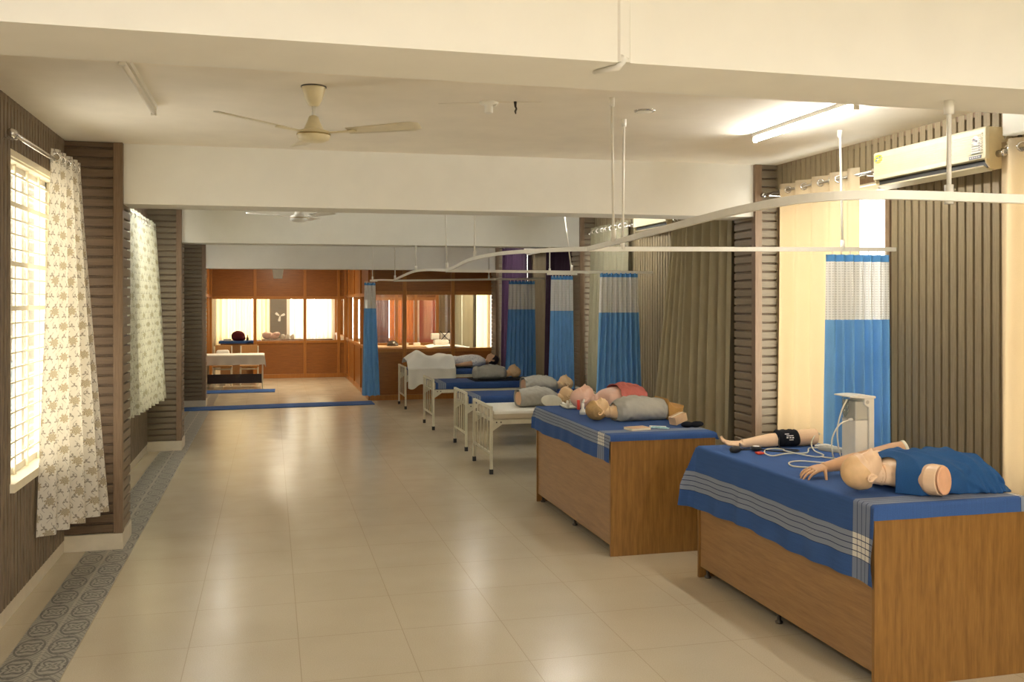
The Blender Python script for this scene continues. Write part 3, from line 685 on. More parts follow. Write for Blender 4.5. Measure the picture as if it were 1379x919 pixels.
fan('small white ceiling fan beneath the second beam farther back', .29, 10.2, 2.765, 188, 'fan_white', 'fan_white', R=.54)
def tube_light(label, x, y0, y1, lit, lamp='tube_lit', z=ZC):
    t = thing('tube_light', label, 'tube light', (x, (y0 + y1) / 2, z - .05), 0, 'ceiling tube lights')
    MB().extrude([(x - .02, z), (x - .018, z - .028), (x + .018, z - .028), (x + .02, z)], 'y', y0, y1).build('batten', 'white_enamel', t)
    MB().tube([(x, y0 + .03, z - .05), (x, y1 - .03, z - .05)], .014, 12).build('lamp_tube', lamp if lit else 'tube_off', t, smooth=True)
    for yy in (y0, y1 - .02): MB().box(x - .017, x + .017, yy, yy + .02, z - .07, z - .02).build('lamp_holder', 'white_plastic' if lit else 'white_enamel', t, bevel=.004)
tube_light('unlit tube light on the ceiling above the barred left window', -.70, 4.90, 6.20, False)
tube_light('lit tube light on the ceiling left of the large air conditioner', 3.40, 4.93, 6.17, True)
tube_light('lit tube light on the ceiling behind the second beam, right side', 3.40, 10.0, 11.24, True)
tube_light('lit tube light on the ceiling behind the second beam, left side', -.70, 10.0, 11.24, True)
tube_light('lit tube light on the ceiling behind the third beam, left side', -.75, 15.2, 16.44, True, 'tube_soft')
tube_light('lit tube light on the ceiling behind the third beam, right side', 3.40, 15.2, 16.44, True, 'tube_soft')
t = thing('ceiling_hook_cup', 'white plastic ceiling cup right of the near ceiling fan', 'ceiling fitting', (1.293, 5.6, ZC))
T = Matrix.Translation((1.293, 5.6, 0)); MB().lathe([(.058, ZC), (.055, ZC - .012), (.03, ZC - .02), (.026, ZC - .03), (.026, ZC - .065), (.022, ZC - .068)], 20, T).build('cup', 'white_enamel', t, smooth=True)
MB().tube([(1.293, 5.6, ZC - .03), (1.33, 5.58, ZC - .022), (1.345, 5.58, ZC)], .008, 6).build('side_arm', 'white_enamel', t)
tag(MB().tube([(1.446, 5.545, ZC), (1.447, 5.545, ZC - .03), (1.452, 5.54, ZC - .045), (1.445, 5.54, ZC - .06), (1.449, 5.545, ZC - .075)], [.010, .007, .006, .007, .004], 8).build('ceiling_hook', 'dark_metal', None, smooth=True), 'small dark metal hook in the ceiling beside the white cup', 'hook')
t = thing('ceiling_disc', 'round flush ceiling cover plate near the tall track rods', 'ceiling fitting', (2.313, 5.6, ZC)); T = Matrix.Translation((2.313, 5.6, 0))
MB().lathe([(.068, ZC), (.066, ZC - .006), (.054, ZC - .008)], 28, T).build('rim', 'chrome', t, smooth=True); MB().lathe([(.054, ZC - .002), (.050, ZC - .009), (.01, ZC - .011)], 28, T).build('cover', 'white_plastic', t, smooth=True)
MB().tube([(1.0, 5.705, ZC - .003), (1.6, 5.50, ZC - .003)], .0022, 6).build('ceiling_shadow_line', 'ceiling_paint'); tag(bpy.data.objects['ceiling_shadow_line'], 'thin line for shadow lines and faint cable on the ceiling through the white cup and hook', 'cable and shadow line')  # ceiling shadow lines modelled as a thin tube, with the faint cable
t = thing('projector_box', 'white box hanging under the far beam in the corridor', 'projector', (.14, 19.0, 2.34))
MB().loft([[(.14 + sx * a, 19.0 + sy * a, z) for sx, sy in ((-1, -1), (1, -1), (1, 1), (-1, 1))] for a, z in ((.085, 2.35), (.11, 2.55), (.11, 2.60))]).build('body', 'white_enamel', t, bevel=.01)
MB().tube([(.14, 19.0, 2.59), (.14, 19.0, ZC)], .02, 10).build('pole', 'white_enamel', t)

# ------------------------------------------------------------------ air conditioners
def aircon(label, y0, y1, zb, zt, detail=True, body='ac_cream', shell='ac_shell'):
    t = thing('air_conditioner', label, 'air conditioner', (XR - .1, (y0 + y1) / 2, zb), 0, 'wall air conditioners'); H = zt - zb; xf = XR - .215; xb = XR - .018
    prof = [(xb, zb + .02), (xf + .075, zb), (xf + .045, zb + .010), (xf + .045, zb + .06), (xf + .008, zb + .066), (xf + .008, zt - .02), (xf + .018, zt), (xb, zt)]
    MB().extrude(prof, 'y', y0 + .012, y1 - .012).build('casing', shell, t, bevel=.003)
    ep = [(xb, zb + .02), (xf + .075, zb), (xf + .040, zb + .006), (xf + .012, zb + .040), (xf + .004, zb + .07), (xf + .006, zt - .02), (xf + .018, zt), (xb, zt)]
    for ya, yb in ((y0, y0 + .014), (y1 - .014, y1)): MB().extrude(ep, 'y', ya, yb).build('end_cap', shell, t, bevel=.003)
    fp = [(xf + .012, zb + .062), (xf - .004, zb + .066), (xf, zb + .090), (xf, zt - .012), (xf + .008, zt + .001), (xf + .03, zt + .001), (xf + .03, zb + .062)]
    p = MB().extrude(fp, 'y', y0 - .003, y1 + .003).build('front_panel', body, t, bevel=.005)
    MB().extrude([(xf + .036, zb + .014), (xf + .044, zb + .012), (xf + .044, zb + .061), (xf + .036, zb + .061)], 'y', y0 + .015, y1 - .015).build('air_outlet', 'ac_dark', t)
    MB().extrude([(xf + .012, zb + .026), (xf + .016, zb + .018), (xf + .075, zb - .006), (xf + .078, zb + .002)], 'y', y0 + .03, y1 - .02).build('louvre', body, t)
    if detail:
        g = MB(); z = zb + .10
        while z < zt - .03: g.box(xf - .0055, xf + .002, y0 + .02, y1 - .02, z, z + .007); z += .0145
        g.build('grille', body, p)
        MB().box(xf - .006, xf + .004, y0 + .03, y0 + .13, zb + .070, zb + .090).build('display', 'display_grey', p)
        for k in range(5): MB().box(xf - .0068, xf - .005, y0 + .040 + k * .018, y0 + .050 + k * .018, zb + .077, zb + .083).build('display_mark', 'phantom_grey', p) if k < 5 else None
        s = MB().box(xf - .0055, xf + .0, y0 + .035, y0 + .11, zb + .10, zb + .205).build('rating_label', 'sticker_white', p)
        e = MB(); e.tube([(xf - .0062, y0 + .075, zb + .185), (xf - .005, y0 + .075, zb + .185)], .028, 18); e.build('label_dial', 'sticker_white', p)
        a = MB(); a.tube([(xf - .0068, y0 + .092, zb + .188), (xf - .006, y0 + .060, zb + .176)], .006, 6); a.build('label_pointer', 'display_grey', p)
        MB().box(xf - .0066, xf - .006, y0 + .083, y0 + .098, zb + .180, zb + .196).build('label_patch', 'sticker_red', p)
        for k in range(4): MB().box(xf - .0062, xf - .0052, y0 + .042, y0 + .047, zb + .118 + k * .014, zb + .126 + k * .014).build('label_text', 'display_grey', p)
        q = MB(); q.loft([[(xx, y1 - .055 + .045 * cos(a) , zt - .05 + .030 * sin(a)) for a in [2 * PI * i / 16 for i in range(16)]] for xx in (xf - .0055, xf)]); q = q.build('energy_sticker', 'sticker_yellow', p)
        for k, (dy, dz, c) in enumerate(((.012, .008, 'sticker_blue'), (-.02, .012, 'sticker_blue'), (0, -.004, 'sticker_white'), (.02, -.010, 'sticker_blue'))): MB().box(xf - .0066, xf - .005, y1 - .055 + dy - .010, y1 - .055 + dy + .010, zt - .05 + dz - .004, zt - .05 + dz + .004).build('sticker_mark', c, p)
        MB().tube([(xf + .12, y0 - .001, zb + .12), (xf + .13, y0 - .03, zb + .135), (xf + .16, y0 - .05, zb + .13), (xb, y0 - .09, zb + .13)], [.010, .012, .014, .014], 8).build('pipe_union', 'chrome', t, smooth=True)
        MB().tube(smooth_path([(xf + .14, y0 + .0, zt - .07), (xf + .15, y0 - .04, zt - .02), (xf + .17, y0 - .03, zt + .06), (xb, y0 - .05, zt + .10)]), .006, 6).build('power_cable', 'tube_cream', t, smooth=True)
        MB().tube(smooth_path([(xf + .17, y0 - .012, zb + .03), (xf + .18, y0 - .05, zb + .05), (xb - .01, y0 - .07, zb + .15), (xb, y0 - .06, zt + .1), (xb, y0 - .06, ZC)]), .014, 8).build('refrigerant_pipe', 'black_rubber', t, smooth=True)
        MB().box(xf + .13, xb, y0 - .002, y0 + .001, zb + .012, zb + .075).build('pipe_cutout', 'ac_dark', t)
aircon('large cream air conditioner on the fluted wall, nearest the front', 4.80, 5.885, 2.705, 2.965)
aircon('cream air conditioner beyond the second beam above the olive curtains', 9.55, 10.5, 2.715, 2.90, False)
aircon('white air conditioner over the bright slit between purple curtains', 14.75, 15.5, 2.70, 2.90, False, 'fan_white', 'fan_white')
t = thing('wall_box', 'white painted box on the fluted wall at the right border', 'wall box', (4.36, 4.45, 2.90))
MB().box(4.30, XR, 3.9, 4.78, 2.905, ZC).build('body', 'wall_paint', t, bevel=.004); MB().box(4.295, 4.302, 3.92, 4.77, 2.91, ZC - .02).build('cover', 'wall_paint', t)

# ------------------------------------------------------------------ desks and table cloths
def desk(label, x0, x1, y0, y1, z=.9):
    t = thing('demonstration_table', label, 'table', ((x0 + x1) / 2, (y0 + y1) / 2, 0)); zt = z - .022
    MB().box(x0 + .004, x1, y0 + .004, y1 - .004, zt, z - .001).build('table_top', 'desk_end', t, bevel=.002)
    for ya, yb in ((y0, y0 + .025), (y1 - .025, y1)):
        MB().box(x0, x1, ya, yb, .0, zt).build('end_panel', 'desk_end', t, bevel=.002)
    MB().box(x0 + .012, x0 + .030, y0 + .0255, y1 - .0255, .075, zt).build('front_panel', 'desk_front', t, bevel=.001)
    MB().box(x1 - .10, x1 - .08, y0 + .0255, y1 - .0255, .2, zt).build('back_panel', 'desk_front', t)
    for yy in (y0 + .06, (y0 + y1) / 2, y1 - .05):
        f = MB(); f.lathe([(.022, 0), (.024, .012), (.012, .018), (.012, .078)], 12, Matrix.Translation((x0 + .055, yy, 0))); f.build('foot', 'dark_metal', t, smooth=True)
    MB().box(x0 + .045, x0 + .06, y0 + .03, y1 - .03, .07, .10).build('rail', 'desk_end', t)
    return t
desk('large wooden table in the right foreground under the bald manikin', 2.855, 3.74, 4.0, 5.965)
desk('middle wooden table carrying the grey and red clothed manikins', 2.448, 3.30, 6.58, 8.60)
def table_cloth(label, mat, x0, x1, y0, y1, z, of, on, oe, ob, seed, unev=.03, scale=1.):
    W = x1 - x0; L = y1 - y0; nu, nv = 84, 130
    us = (0 - ob, W + of); vs = (-oe, L + on)           # u from back edge to front hem, v from far end to near end
    def fn(a, b):
        u = us[0] + (us[1] - us[0]) * a; v = vs[0] + (vs[1] - vs[0]) * b
        du = max(0, u - W) - max(0, -u); dv = max(0, v - L) - max(0, -v)
        au, av = abs(du), abs(dv); mn = min(au, av); drop = max(au, av)
        slack = (1 + unev * 3 * nz(v * 1.3, seed)) if au > 0 else 1.
        x = x1 - min(max(u, 0), W); y = y1 - min(max(v, 0), L)
        rip = .012 * (drop / .4) * (sin(v * 23 + 3 * nz(v * 2, seed)) + .6 * nz(v * 9, seed + 2)) if au > 0 else 0
        if du > 0: x -= .006 + rip * .8 + .012 * (drop / .4) + .30 * mn
        if du < 0: x += .006 + .3 * mn
        ry = .010 * (drop / .3) * sin(u * 19 + seed) if av > 0 else 0
        if dv > 0: y -= .006 + ry + .28 * mn
        if dv < 0: y += .006 + ry + .30 * mn
        zz = z + .0035 + .0012 * nz(u * 4, v * 4, seed) - drop * slack
        edge = min(1, drop / .02); zz -= .0 * edge
        return (x, y, zz)
    m = MB(); m.grid(nu, nv, fn, lambda a, b: (us[0] + (us[1] - us[0]) * a, vs[0] + (vs[1] - vs[0]) * b))
    o = m.build('tablecloth', mat, None, smooth=True, keep_normals=True); return tag(o, label, 'tablecloth')
table_cloth('blue tablecloth with grey striped border on the foreground table', 'tablecloth_near', 2.855, 3.74, 4.0, 5.965, .9, .41, .075, .26, .05, 1.7)
table_cloth('blue tablecloth with grey striped edge on the middle table', 'tablecloth_far', 2.448, 3.30, 6.58, 8.60, .9, .21, .045, .10, .06, 5.1, .05)

# ------------------------------------------------------------------ hospital beds
def bed(label, x, y0, y1, sheet, L=1.79):
    t = thing('hospital_bed', label, 'bed', (x, (y0 + y1) / 2, 0), 0, 'cream steel hospital beds'); xe = x + L
    for nm, xx in (('foot_rail', x), ('head_rail', xe)):
        r = MB(); hh = .735 if xx == x else .70; w = .011
        r.bar((xx, y0 + .01, hh), (xx, y1 - .01, hh), .026); r.build(nm, 'bed_enamel', t); MB().bar((xx, y0, .225), (xx, y1, .225), .022).build('cross_bar', 'bed_enamel', t)
        for k in range(4): b = MB(); yy = y0 + (y1 - y0) * (k + 1) / 5; b.tube([(xx, yy, .225), (xx, yy, hh)], .0065, 8); b.build('rail_bar', 'bed_enamel', t, smooth=True)
        for yy in (y0, y1):
            l = MB().bar((xx, yy, .05), (xx, yy, hh + .012), .030).build('leg', 'bed_enamel', t, bevel=.003)
            MB().box(xx - .020, xx + .020, yy - .020, yy + .020, 0, .055).build('leg_cap', 'black_rubber', l, bevel=.003)
    f = MB()
    for yy in (y0 + .012, y1 - .012):
        f.box(x + .016, xe - .016, yy - .014, yy + .014, .545, .592)
        for xx, s in ((x, 1), (xe, -1)): f.extrude([(xx + s * .016, .545), (xx + s * .13, .545), (xx + s * .016, .47)], 'y', yy - .004, yy + .004)
    for k in range(5): xx = x + .05 + (L - .1) * k / 4; f.box(xx - .012, xx + .012, y0 + .03, y1 - .03, .555, .58)
    f.box(x + .02, xe - .02, y0 + .026, y1 - .026, .582, .592); f.build('bed_frame', 'bed_enamel', t)
    for k in range(2): c = MB(); yy = y0 + .002; xx = x + .06 + .05 * k; c.tube([(xx, yy - .008, .568), (xx, yy + .01, .568)], .009, 8); c.build('bolt', 'dark_metal', t)
    xm0, xm1, ya, yb = x + .035, xe - .03, y0 + .018, y1 - .018
    def slab(nm, mat, z0, z1, grow, xa=xm0, xb=xm1, dz=.0):
        def fn(u, v):      # wraps over the mattress sides
            cu = (v * 2 - 1); yc = (ya + yb) / 2; hw = (yb - ya) / 2 + grow; H = z1 - z0; s_ = cu * (hw + H); a = abs(s_)
            if a <= hw - .02: yy, zz = s_, z1
            elif a <= hw + .02: q = (a - hw + .02) / .04 * PI / 2; yy = math.copysign(hw - .02 + .02 * sin(q), s_); zz = z1 - .02 * (1 - cos(q))
            else: yy = math.copysign(hw, s_); zz = z1 - .02 - (a - hw - .02)
            xx = xa + (xb - xa) * u; zz += dz * nz(xx * 3, yy * 3, y0) * (1 if a < hw else .2)
            return (xx, yc + yy + .004 * nz(xx * 7, y0), max(z0, zz))
        m = MB(); m.grid(36, 40, fn, lambda u, v: (v, u * (xb - xa))); return m.build(nm, mat, t, smooth=True, keep_normals=True)
    MB().box(xm0, xm1, ya, yb, .593, .685).build('mattress', 'mattress_beige', t, bevel=.02)
    if sheet == 'white': slab('sheet', 'sheet_white', .655, .692, .004, dz=.006)
    else: slab('sheet', 'bed_sheet_blue', .600, .692, .006, dz=.005)
    return t
bed('cream steel bed with white sheet, nearest of the bed row', 2.35, 10.06, 10.95, 'white')
bed('cream steel bed with blue sheet just behind the white sheeted bed', 2.405, 11.69, 12.44, 'blue', 1.72)
bed('cream steel bed with blue sheet holding the manikin on a black mat', 2.33, 13.73, 14.58, 'blue')
bed('cream steel bed by the partition carrying the patient under a white blanket', 2.305, 16.5, 17.37, 'blue')

# ------------------------------------------------------------------ bodies
def head_into(mb, mtx, s=1., seg=56, rings=44, mouth_open=False, bald=True):
    """a head with face, in head space x right, y front, z up, origin mid head; mtx places it"""
    def pt(dx, dy, dz):
        x, y, z = .076 * dx, .096 * dy, .116 * dz
        if dz > .0: y *= 1.03; x *= 1.02
        t = sm(-.005, -.112, z)
        x *= 1 - .34 * t
        if y < 0: y *= 1 - .50 * t
        else: y += .040 * t * dy * (1 - .2 * t)
        fr = sm(.15, .75, dy)
        if dy > 0: y *= 1 - .06 * fr * sm(.09, .02, abs(z - .03))
        g = lambda x0, z0, sx, sz, a: a * math.exp(-((x - x0) / sx) ** 2 - ((z - z0) / sz) ** 2) * fr
        y += g(0, -.032, .0125, .014, .024) + g(0, -.012, .010, .024, .013) + g(.012, -.036, .008, .009, .006) + g(-.012, -.036, .008, .009, .006)
        for q in (-1, 1):
            y += g(q * .031, .008, .017, .011, -.019) + g(q * .031, .005, .012, .0065, .0105) + g(q * .030, .029, .021, .008, .008) + g(q * .042, -.028, .018, .02, .004)
        y += g(0, -.061, .021, .0055, .011) + g(0, -.0755, .018, .006, .011) + g(0, -.068, .021, .0032, -.010) + g(0, -.087, .018, .006, -.006) + g(0, -.103, .020, .013, .013)
        return mtx @ (Vector((x, y, z)) * s)
    bm = mb.bm; L = []
    for i in range(1, rings):
        a = PI * i / rings
        L.append([bm.verts.new(pt(sin(a) * cos(2 * PI * j / seg), sin(a) * sin(2 * PI * j / seg), cos(a))) for j in range(seg)])
    t = bm.verts.new(pt(0, 0, 1)); b = bm.verts.new(pt(0, 0, -1))
    for j in range(seg): bm.faces.new([t, L[0][j], L[0][(j + 1) % seg]]); bm.faces.new([b, L[-1][(j + 1) % seg], L[-1][j]])
    for A, B in zip(L, L[1:]):
        for j in range(seg): bm.faces.new([A[j], B[j], B[(j + 1) % seg], A[(j + 1) % seg]])
    for q in (-1, 1):                                    # ears: a shell with a rim
        rim = [Vector((q * .074 * 1., -.004, -.028)), Vector((q * .078, .004, -.012)), Vector((q * .080, .006, .006)), Vector((q * .084, -.002, .022)), Vector((q * .087, -.014, .026)), Vector((q * .089, -.024, .018)), Vector((q * .088, -.025, .0)), Vector((q * .083, -.014, -.018)), Vector((q * .077, -.005, -.034)), Vector((q * .074, .002, -.032))]
        mb.tube([mtx @ (p * s) for p in rim], [.005 * s] * len(rim), 7)
        mb.sphere(mtx @ (Vector((q * .077, -.010, -.004)) * s), (.007 * s, .013 * s, .022 * s), 10, 8, (mtx.to_3x3().normalized()).to_4x4())
def ring(x, w, zc, h, n=36, e=2.4, yc=0.):
    out = []
    for j in range(n):
        a = 2 * PI * j / n; c, s_ = cos(a), sin(a)
        out.append(Vector((x, yc + w * math.copysign(abs(c) ** (2 / e), c), zc + h * math.copysign(abs(s_) ** (2 / e), s_))))
    return out
def interp_rings(keys, n):
    out = []
    for i in range(n + 1):
        f = i / n * (len(keys) - 1); k = min(int(f), len(keys) - 2); t = f - k; t = t
        out.append(tuple(a + (b - a) * t for a, b in zip(keys[k], keys[k + 1])))
    return out
def head_matrix(c, pitch=0., roll=0.):
    """body space: crown towards -x, face towards +z; pitch tips the face towards the crown (chin up) when positive"""
    B = Matrix(((0, 0, -1), (-1, 0, 0), (0, 1, 0))).to_4x4()
    return Matrix.Translation(c) @ Matrix.Rotation(roll, 4, 'X') @ Matrix.Rotation(-pitch, 4, 'Y') @ B
def hair_cap(mtx, s, mat, parent, W, ridges=True, low=-.02):
    """moulded hair over the skull, ridged"""
    def fn(u, v):
        a = PI * (v * .62 + .0001); ph = 2 * PI * u
        dx, dy, dz = sin(a) * cos(ph), sin(a) * sin(ph), cos(a)
        lim = .62 - .22 * sm(.0, .9, dy) + .12 * sm(0, -.9, dy) - .05 * sm(.5, 1, abs(dx))
        a2 = PI * v * lim; dx, dy, dz = sin(a2) * cos(ph), sin(a2) * sin(ph), cos(a2)
        k = 1.05 + (.055 * abs(sin(dx * 20 + 2.5 * dz)) if ridges else 0) - .05 * sm(.85, 1., v)
        x, y, z = .0775 * dx * k, .099 * dy * k, .118 * dz * k
        if z < -.005 and y < 0: y *= 1 - .2 * sm(-.005, -.1, z)
        return W @ (mtx @ (Vector((x, y, z)) * s))
    m = MB(); m.grid(64, 26, fn); bmesh.ops.remove_doubles(m.bm, verts=m.bm.verts[:], dist=.0004); return m.build('hair', mat, parent, smooth=True)

def finger(mb, base, d, lens, up, curl, r):
    """tapered bending finger: three segments; curl rotates d towards -up"""
    p = Vector(base); d = Vector(d).normalized(); up = Vector(up).normalized(); ax = d.cross(up); pts = [p - d * .012, p]; rs = [r * 1.02, r]
    for i, l in enumerate(lens):
        d = (Matrix.Rotation(-curl[i], 3, ax) @ d).normalized()
        pts.append(pts[-1] + d * l * .5); rs.append(r * (1 - .07 * (2 * i + 1))); pts.append(pts[-1] + d * l * .5); rs.append(r * (1.0 - .07 * (2 * i + 2)))
    pts.append(pts[-1] + d * r * .5); rs.append(r * .35)
    mb.tube(pts, rs, 10)
def arm_mesh(mb, sh, el, wr, hand_dir, palm_n, thumb_side, r=(.052, .044, .046, .027), curl=(.25, .35, .3), spread=.12):
    """shoulder, elbow, wrist points; hand_dir; palm_n = back-of-hand normal; thumb_side = lateral direction of the thumb"""
    sh, el, wr = map(Vector, (sh, el, wr)); f = Vector(hand_dir).normalized(); n = Vector(palm_n).normalized(); n = (n - f * n.dot(f)).normalized(); t = Vector(thumb_side); t = (t - f * t.dot(f) - n * t.dot(n)).normalized()
    q = [sh, sh.lerp(el, .25), sh.lerp(el, .6), el, el.lerp(wr, .22), el.lerp(wr, .5), el.lerp(wr, .8), wr, wr + f * .012]
    mb.tube(q, [r[0] * .98, r[0] * 1.03, r[0] * .93, r[1], r[2], r[2] * .88, r[3] * 1.12, r[3], r[3] * .95], 20)
    R = []
    for k, (a, w, h) in enumerate(((-.02, .026, .022), (.01, .031, .019), (.035, .038, .018), (.06, .042, .016), (.085, .041, .014), (.097, .037, .011))):
        c = wr + f * a + n * (.004 * sin(a * 30)); R.append([c + t * w * cos(2 * PI * j / 18) + n * h * sin(2 * PI * j / 18) for j in range(18)])
    mb.loft(R)
    for i, (o, l, a) in enumerate(((.030, (.044, .025, .021), .16), (.010, (.048, .029, .023), .04), (-.011, (.045, .027, .022), -.06), (-.030, (.036, .021, .019), -.20))):
        d = f + t * a * (spread / .12)
        c = [x * (1 + .12 * i) for x in curl]
        finger(mb, wr + f * (.093 - .004 * abs(i - 1)) + t * o, d, l, n, c, .0092 if i < 3 else .0078)
    finger(mb, wr + f * .028 + t * .030 - n * .004, f * .62 + t * .75 - n * .25, (.040, .032, .026), n, (curl[0] * .3, curl[1] * .4, curl[2] * .5), .0110)
def nail(mb, p): pass

def torso_keys(k=1.):
    return [(.215, .060, .088, .058), (.245, .062, .080, .056), (.275, .105, .082, .066), (.305, .165, .086, .078), (.345, .195, .092, .090), (.42, .192, .100, .099), (.50, .178, .103, .103), (.58, .168, .101, .100), (.66, .160, .096, .094), (.73, .155, .090, .088)]
def cpr_torso(label, skin, shirt, loc, rz, pitch=.12, hair=None, s=1., group='resuscitation torsos', detail=False, vox=.0048, open_end=None, roll=0., sr=(.27, .76)):
    t = thing('training_manikin', label, 'manikin', loc, rz, group); W = t.matrix_basis.copy() @ Matrix.Scale(s, 4)
    mtx = head_matrix((.112, 0, .112), pitch, roll); b = MB(); head_into(b, mtx)
    keys = [k for k in torso_keys() if k[0] < sr[1]]; R = [ring(*k) for k in interp_rings(keys, 22)]; b.loft(R); b.tube([(.17, 0, .09), (.23, 0, .082)], [.052, .058], 18)
    for q in (-1, 1): b.sphere((.345, q * .145, .092), (.045, .045, .065), 16, 10)
    b.bm.transform(W); b.build('body', skin, t, remesh=vox * s, smoothit=1)
    sh = MB(); S = []; sd = loc[0] + loc[1]
    for i, k in enumerate(interp_rings([q for q in keys if q[0] >= sr[0]] + [(sr[1], .158, .090, .090)], 40)):
        x, w, zc, h = k; r = ring(x, w * 1.055 + .006, max(zc, h * 1.03 + .006), h * 1.05 + .006, 56)
        row = []
        for j, p in enumerate(r):
            a = 2 * PI * j / 56; wr = .010 * nz(x * 16 + sin(a) * 2.5, a * 1.6, sd) + .008 * nz(x * 34 + 3 * cos(a), a * 2.2 + x * 9, sd + 4)
            c = Vector((x, 0, zc)); d = (p - c).normalized()
            for q0, q1, am in ((.40, .22, .009), (.47, .26, .010), (.54, .20, .009), (.60, .30, .011), (.66, .24, .010), (.72, .2, .009), (.50, -.2, .008), (.63, -.22, .008)): wr += am * math.exp(-((x - q0 - q1 * (abs(sin(a)) - .5)) / .011) ** 2) * max(0, sin(a * 1.0 + .6)) 
            p = p + d * (wr + .004); p.z = max(.002, p.z); row.append(p)
        S.append(row)
    if not open_end:
        c = Vector((sr[1], 0, .085)); 
        for k, dx in ((.93, .022), (.80, .038), (.5, .048)): S.append([Vector((sr[1] + dx, 0, 0)) + Vector((0, p.y * k, max(.004, .085 + (p.z - .085) * k))) for p in S[39]])
    sh.loft(S, cap=False); sh.bm.verts.ensure_lookup_table()
    if not open_end: sh.bm.faces.new(sh.bm.verts[-56:])
    # collar
    sh.bm.transform(W); o = sh.build('shirt', shirt, t, smooth=True, solid=.004)
    if open_end:
        e = MB(); e.loft([ring(.728, .150, .092, .084, 28), ring(.752, .146, .092, .080, 28)]); e.bm.transform(W); e.build('waist_plate', open_end, t, bevel=.006)
    if hair: hair_cap(mtx, 1., hair, t, W)
    return t
Z = .904
# middle table: two lying torsos, heads towards the aisle
cpr_torso('grey shirted manikin with moulded blond hair in front on the middle table', 'skin_yellow', 'shirt_grey', (2.555, 7.42, Z), 0, .10, 'hair_blond', .845, roll=.25)
cpr_torso('pinkish manikin in a red top lying behind the grey shirted manikin', 'skin_pink', 'shirt_red', (2.67, 8.22, Z), 0, .10, None, 1.0, roll=.1, sr=(.41, .66))
# beds: heads towards the wall
BZ = .6965
cpr_torso('grey shirted manikin on the white sheeted bed with an oval pad beside it', 'skin_yellow', 'shirt_grey', (3.46, 10.46, BZ), PI, .30, None, .93, open_end='skin_tan')
cpr_torso('grey shirted manikin on the blue bed directly behind the white sheeted bed', 'skin_yellow', 'shirt_grey', (3.955, 12.07, BZ), PI, .30, None, .93, open_end='skin_tan')
cpr_torso('grey shirted manikin lying on a black mat on the third bed', 'skin_yellow', 'shirt_grey', (3.77, 14.12, BZ + .012), PI, .30, None, .93)
tag(MB().box(2.98, 4.0, 13.84, 14.42, BZ, BZ + .011).build('exercise_mat', 'black_cloth', None, bevel=.004), 'thin black mat under the manikin on the third bed', 'mat')

# foreground manikin
t = thing('nursing_manikin', 'bald manikin in a sleeveless blue gown lying on the foreground table', 'manikin', (2.885, 4.31, Z), math.radians(1.5)); W = t.matrix_basis.copy()
b = MB(); mtx = head_matrix((.112, -.01, .110), -.02, .20); head_into(b, mtx, 1.0, 84, 72)
keys = [(.225, .060, .090, .058), (.26, .062, .082, .056), (.29, .10, .085, .066), (.325, .165, .09, .080), (.37, .188, .092, .086), (.45, .182, .094, .084), (.55, .17, .094, .084), (.66, .155, .085, .075), (.70, .13, .065, .058)]
b.loft([ring(*k, n=48) for k in interp_rings(keys, 30)]); b.tube([(.165, -.006, .088), (.20, -.003, .088), (.24, 0, .083)], [.050, .054, .058], 24)
b.tube([(.37, -.11, .085), (.385, -.165, .085), (.392, -.195, .084), (.412, -.248, .087)], [.060, .073, .081, .077], 28)
b.sphere((.345, .165, .10), (.06, .06, .08), 18, 12)
b.bm.transform(W); b.build('body', 'skin_pale', t, remesh=.0030, smoothit=1)
m = MB(); d = Vector((.40, -.90, .10)).normalized(); c0 = Vector((.412, -.248, .087)) + d * .005
q = d.to_track_quat('Z', 'Y').to_matrix().to_4x4(); T = Matrix.Translation(c0) @ q
m.lathe([(.074, 0), (.072, .006), (.062, .007), (.050, -.004 + .006), (.030, .003), (.006, .0025)], 30, W @ T @ Matrix.Diagonal((1.0, 1.0, 1, 1))); m.build('shoulder_socket', 'skin_cut', t, smooth=True)
for k, xx in enumerate((.205, .222)):
    rr = MB(); torus(rr, (xx, -.004, .087), .0525 + .003 * k, .0018, (1, 0, -.1)); rr.bm.transform(W); rr.build('neck_crease', 'skin_tan', t, smooth=True)
hm = MB()
def hairfn(u, v):
    ph = 2 * PI * u; lim = .50 - .16 * sm(0., .9, sin(ph)) + .10 * sm(0, -.9, sin(ph)); a = PI * v * lim
    dx, dy, dz = sin(a) * cos(ph), sin(a) * sin(ph), cos(a); k = 1.024 + .006 * nz(dx * 9, dy * 3, dz * 9) - .02 * sm(.9, 1, v)
    return W @ (mtx @ Vector((.0775 * dx * k, .099 * dy * k, .1165 * dz * k)))
hm.grid(64, 26, hairfn); bmesh.ops.remove_doubles(hm.bm, verts=hm.bm.verts[:], dist=.0004); hm.build('moulded_hair', 'hair_pale', t, smooth=True)
g = MB(); gk = [(.252, .086, .090, .074), (.285, .130, .093, .082), (.325, .190, .097, .095), (.37, .198, .095, .094), (.45, .193, .096, .093), (.55, .185, .095, .092), (.66, .185, .095, .094), (.73, .195, .086, .088), (.78, .205, .064, .067), (.825, .20, .036, .038), (.86, .19, .010, .010)]
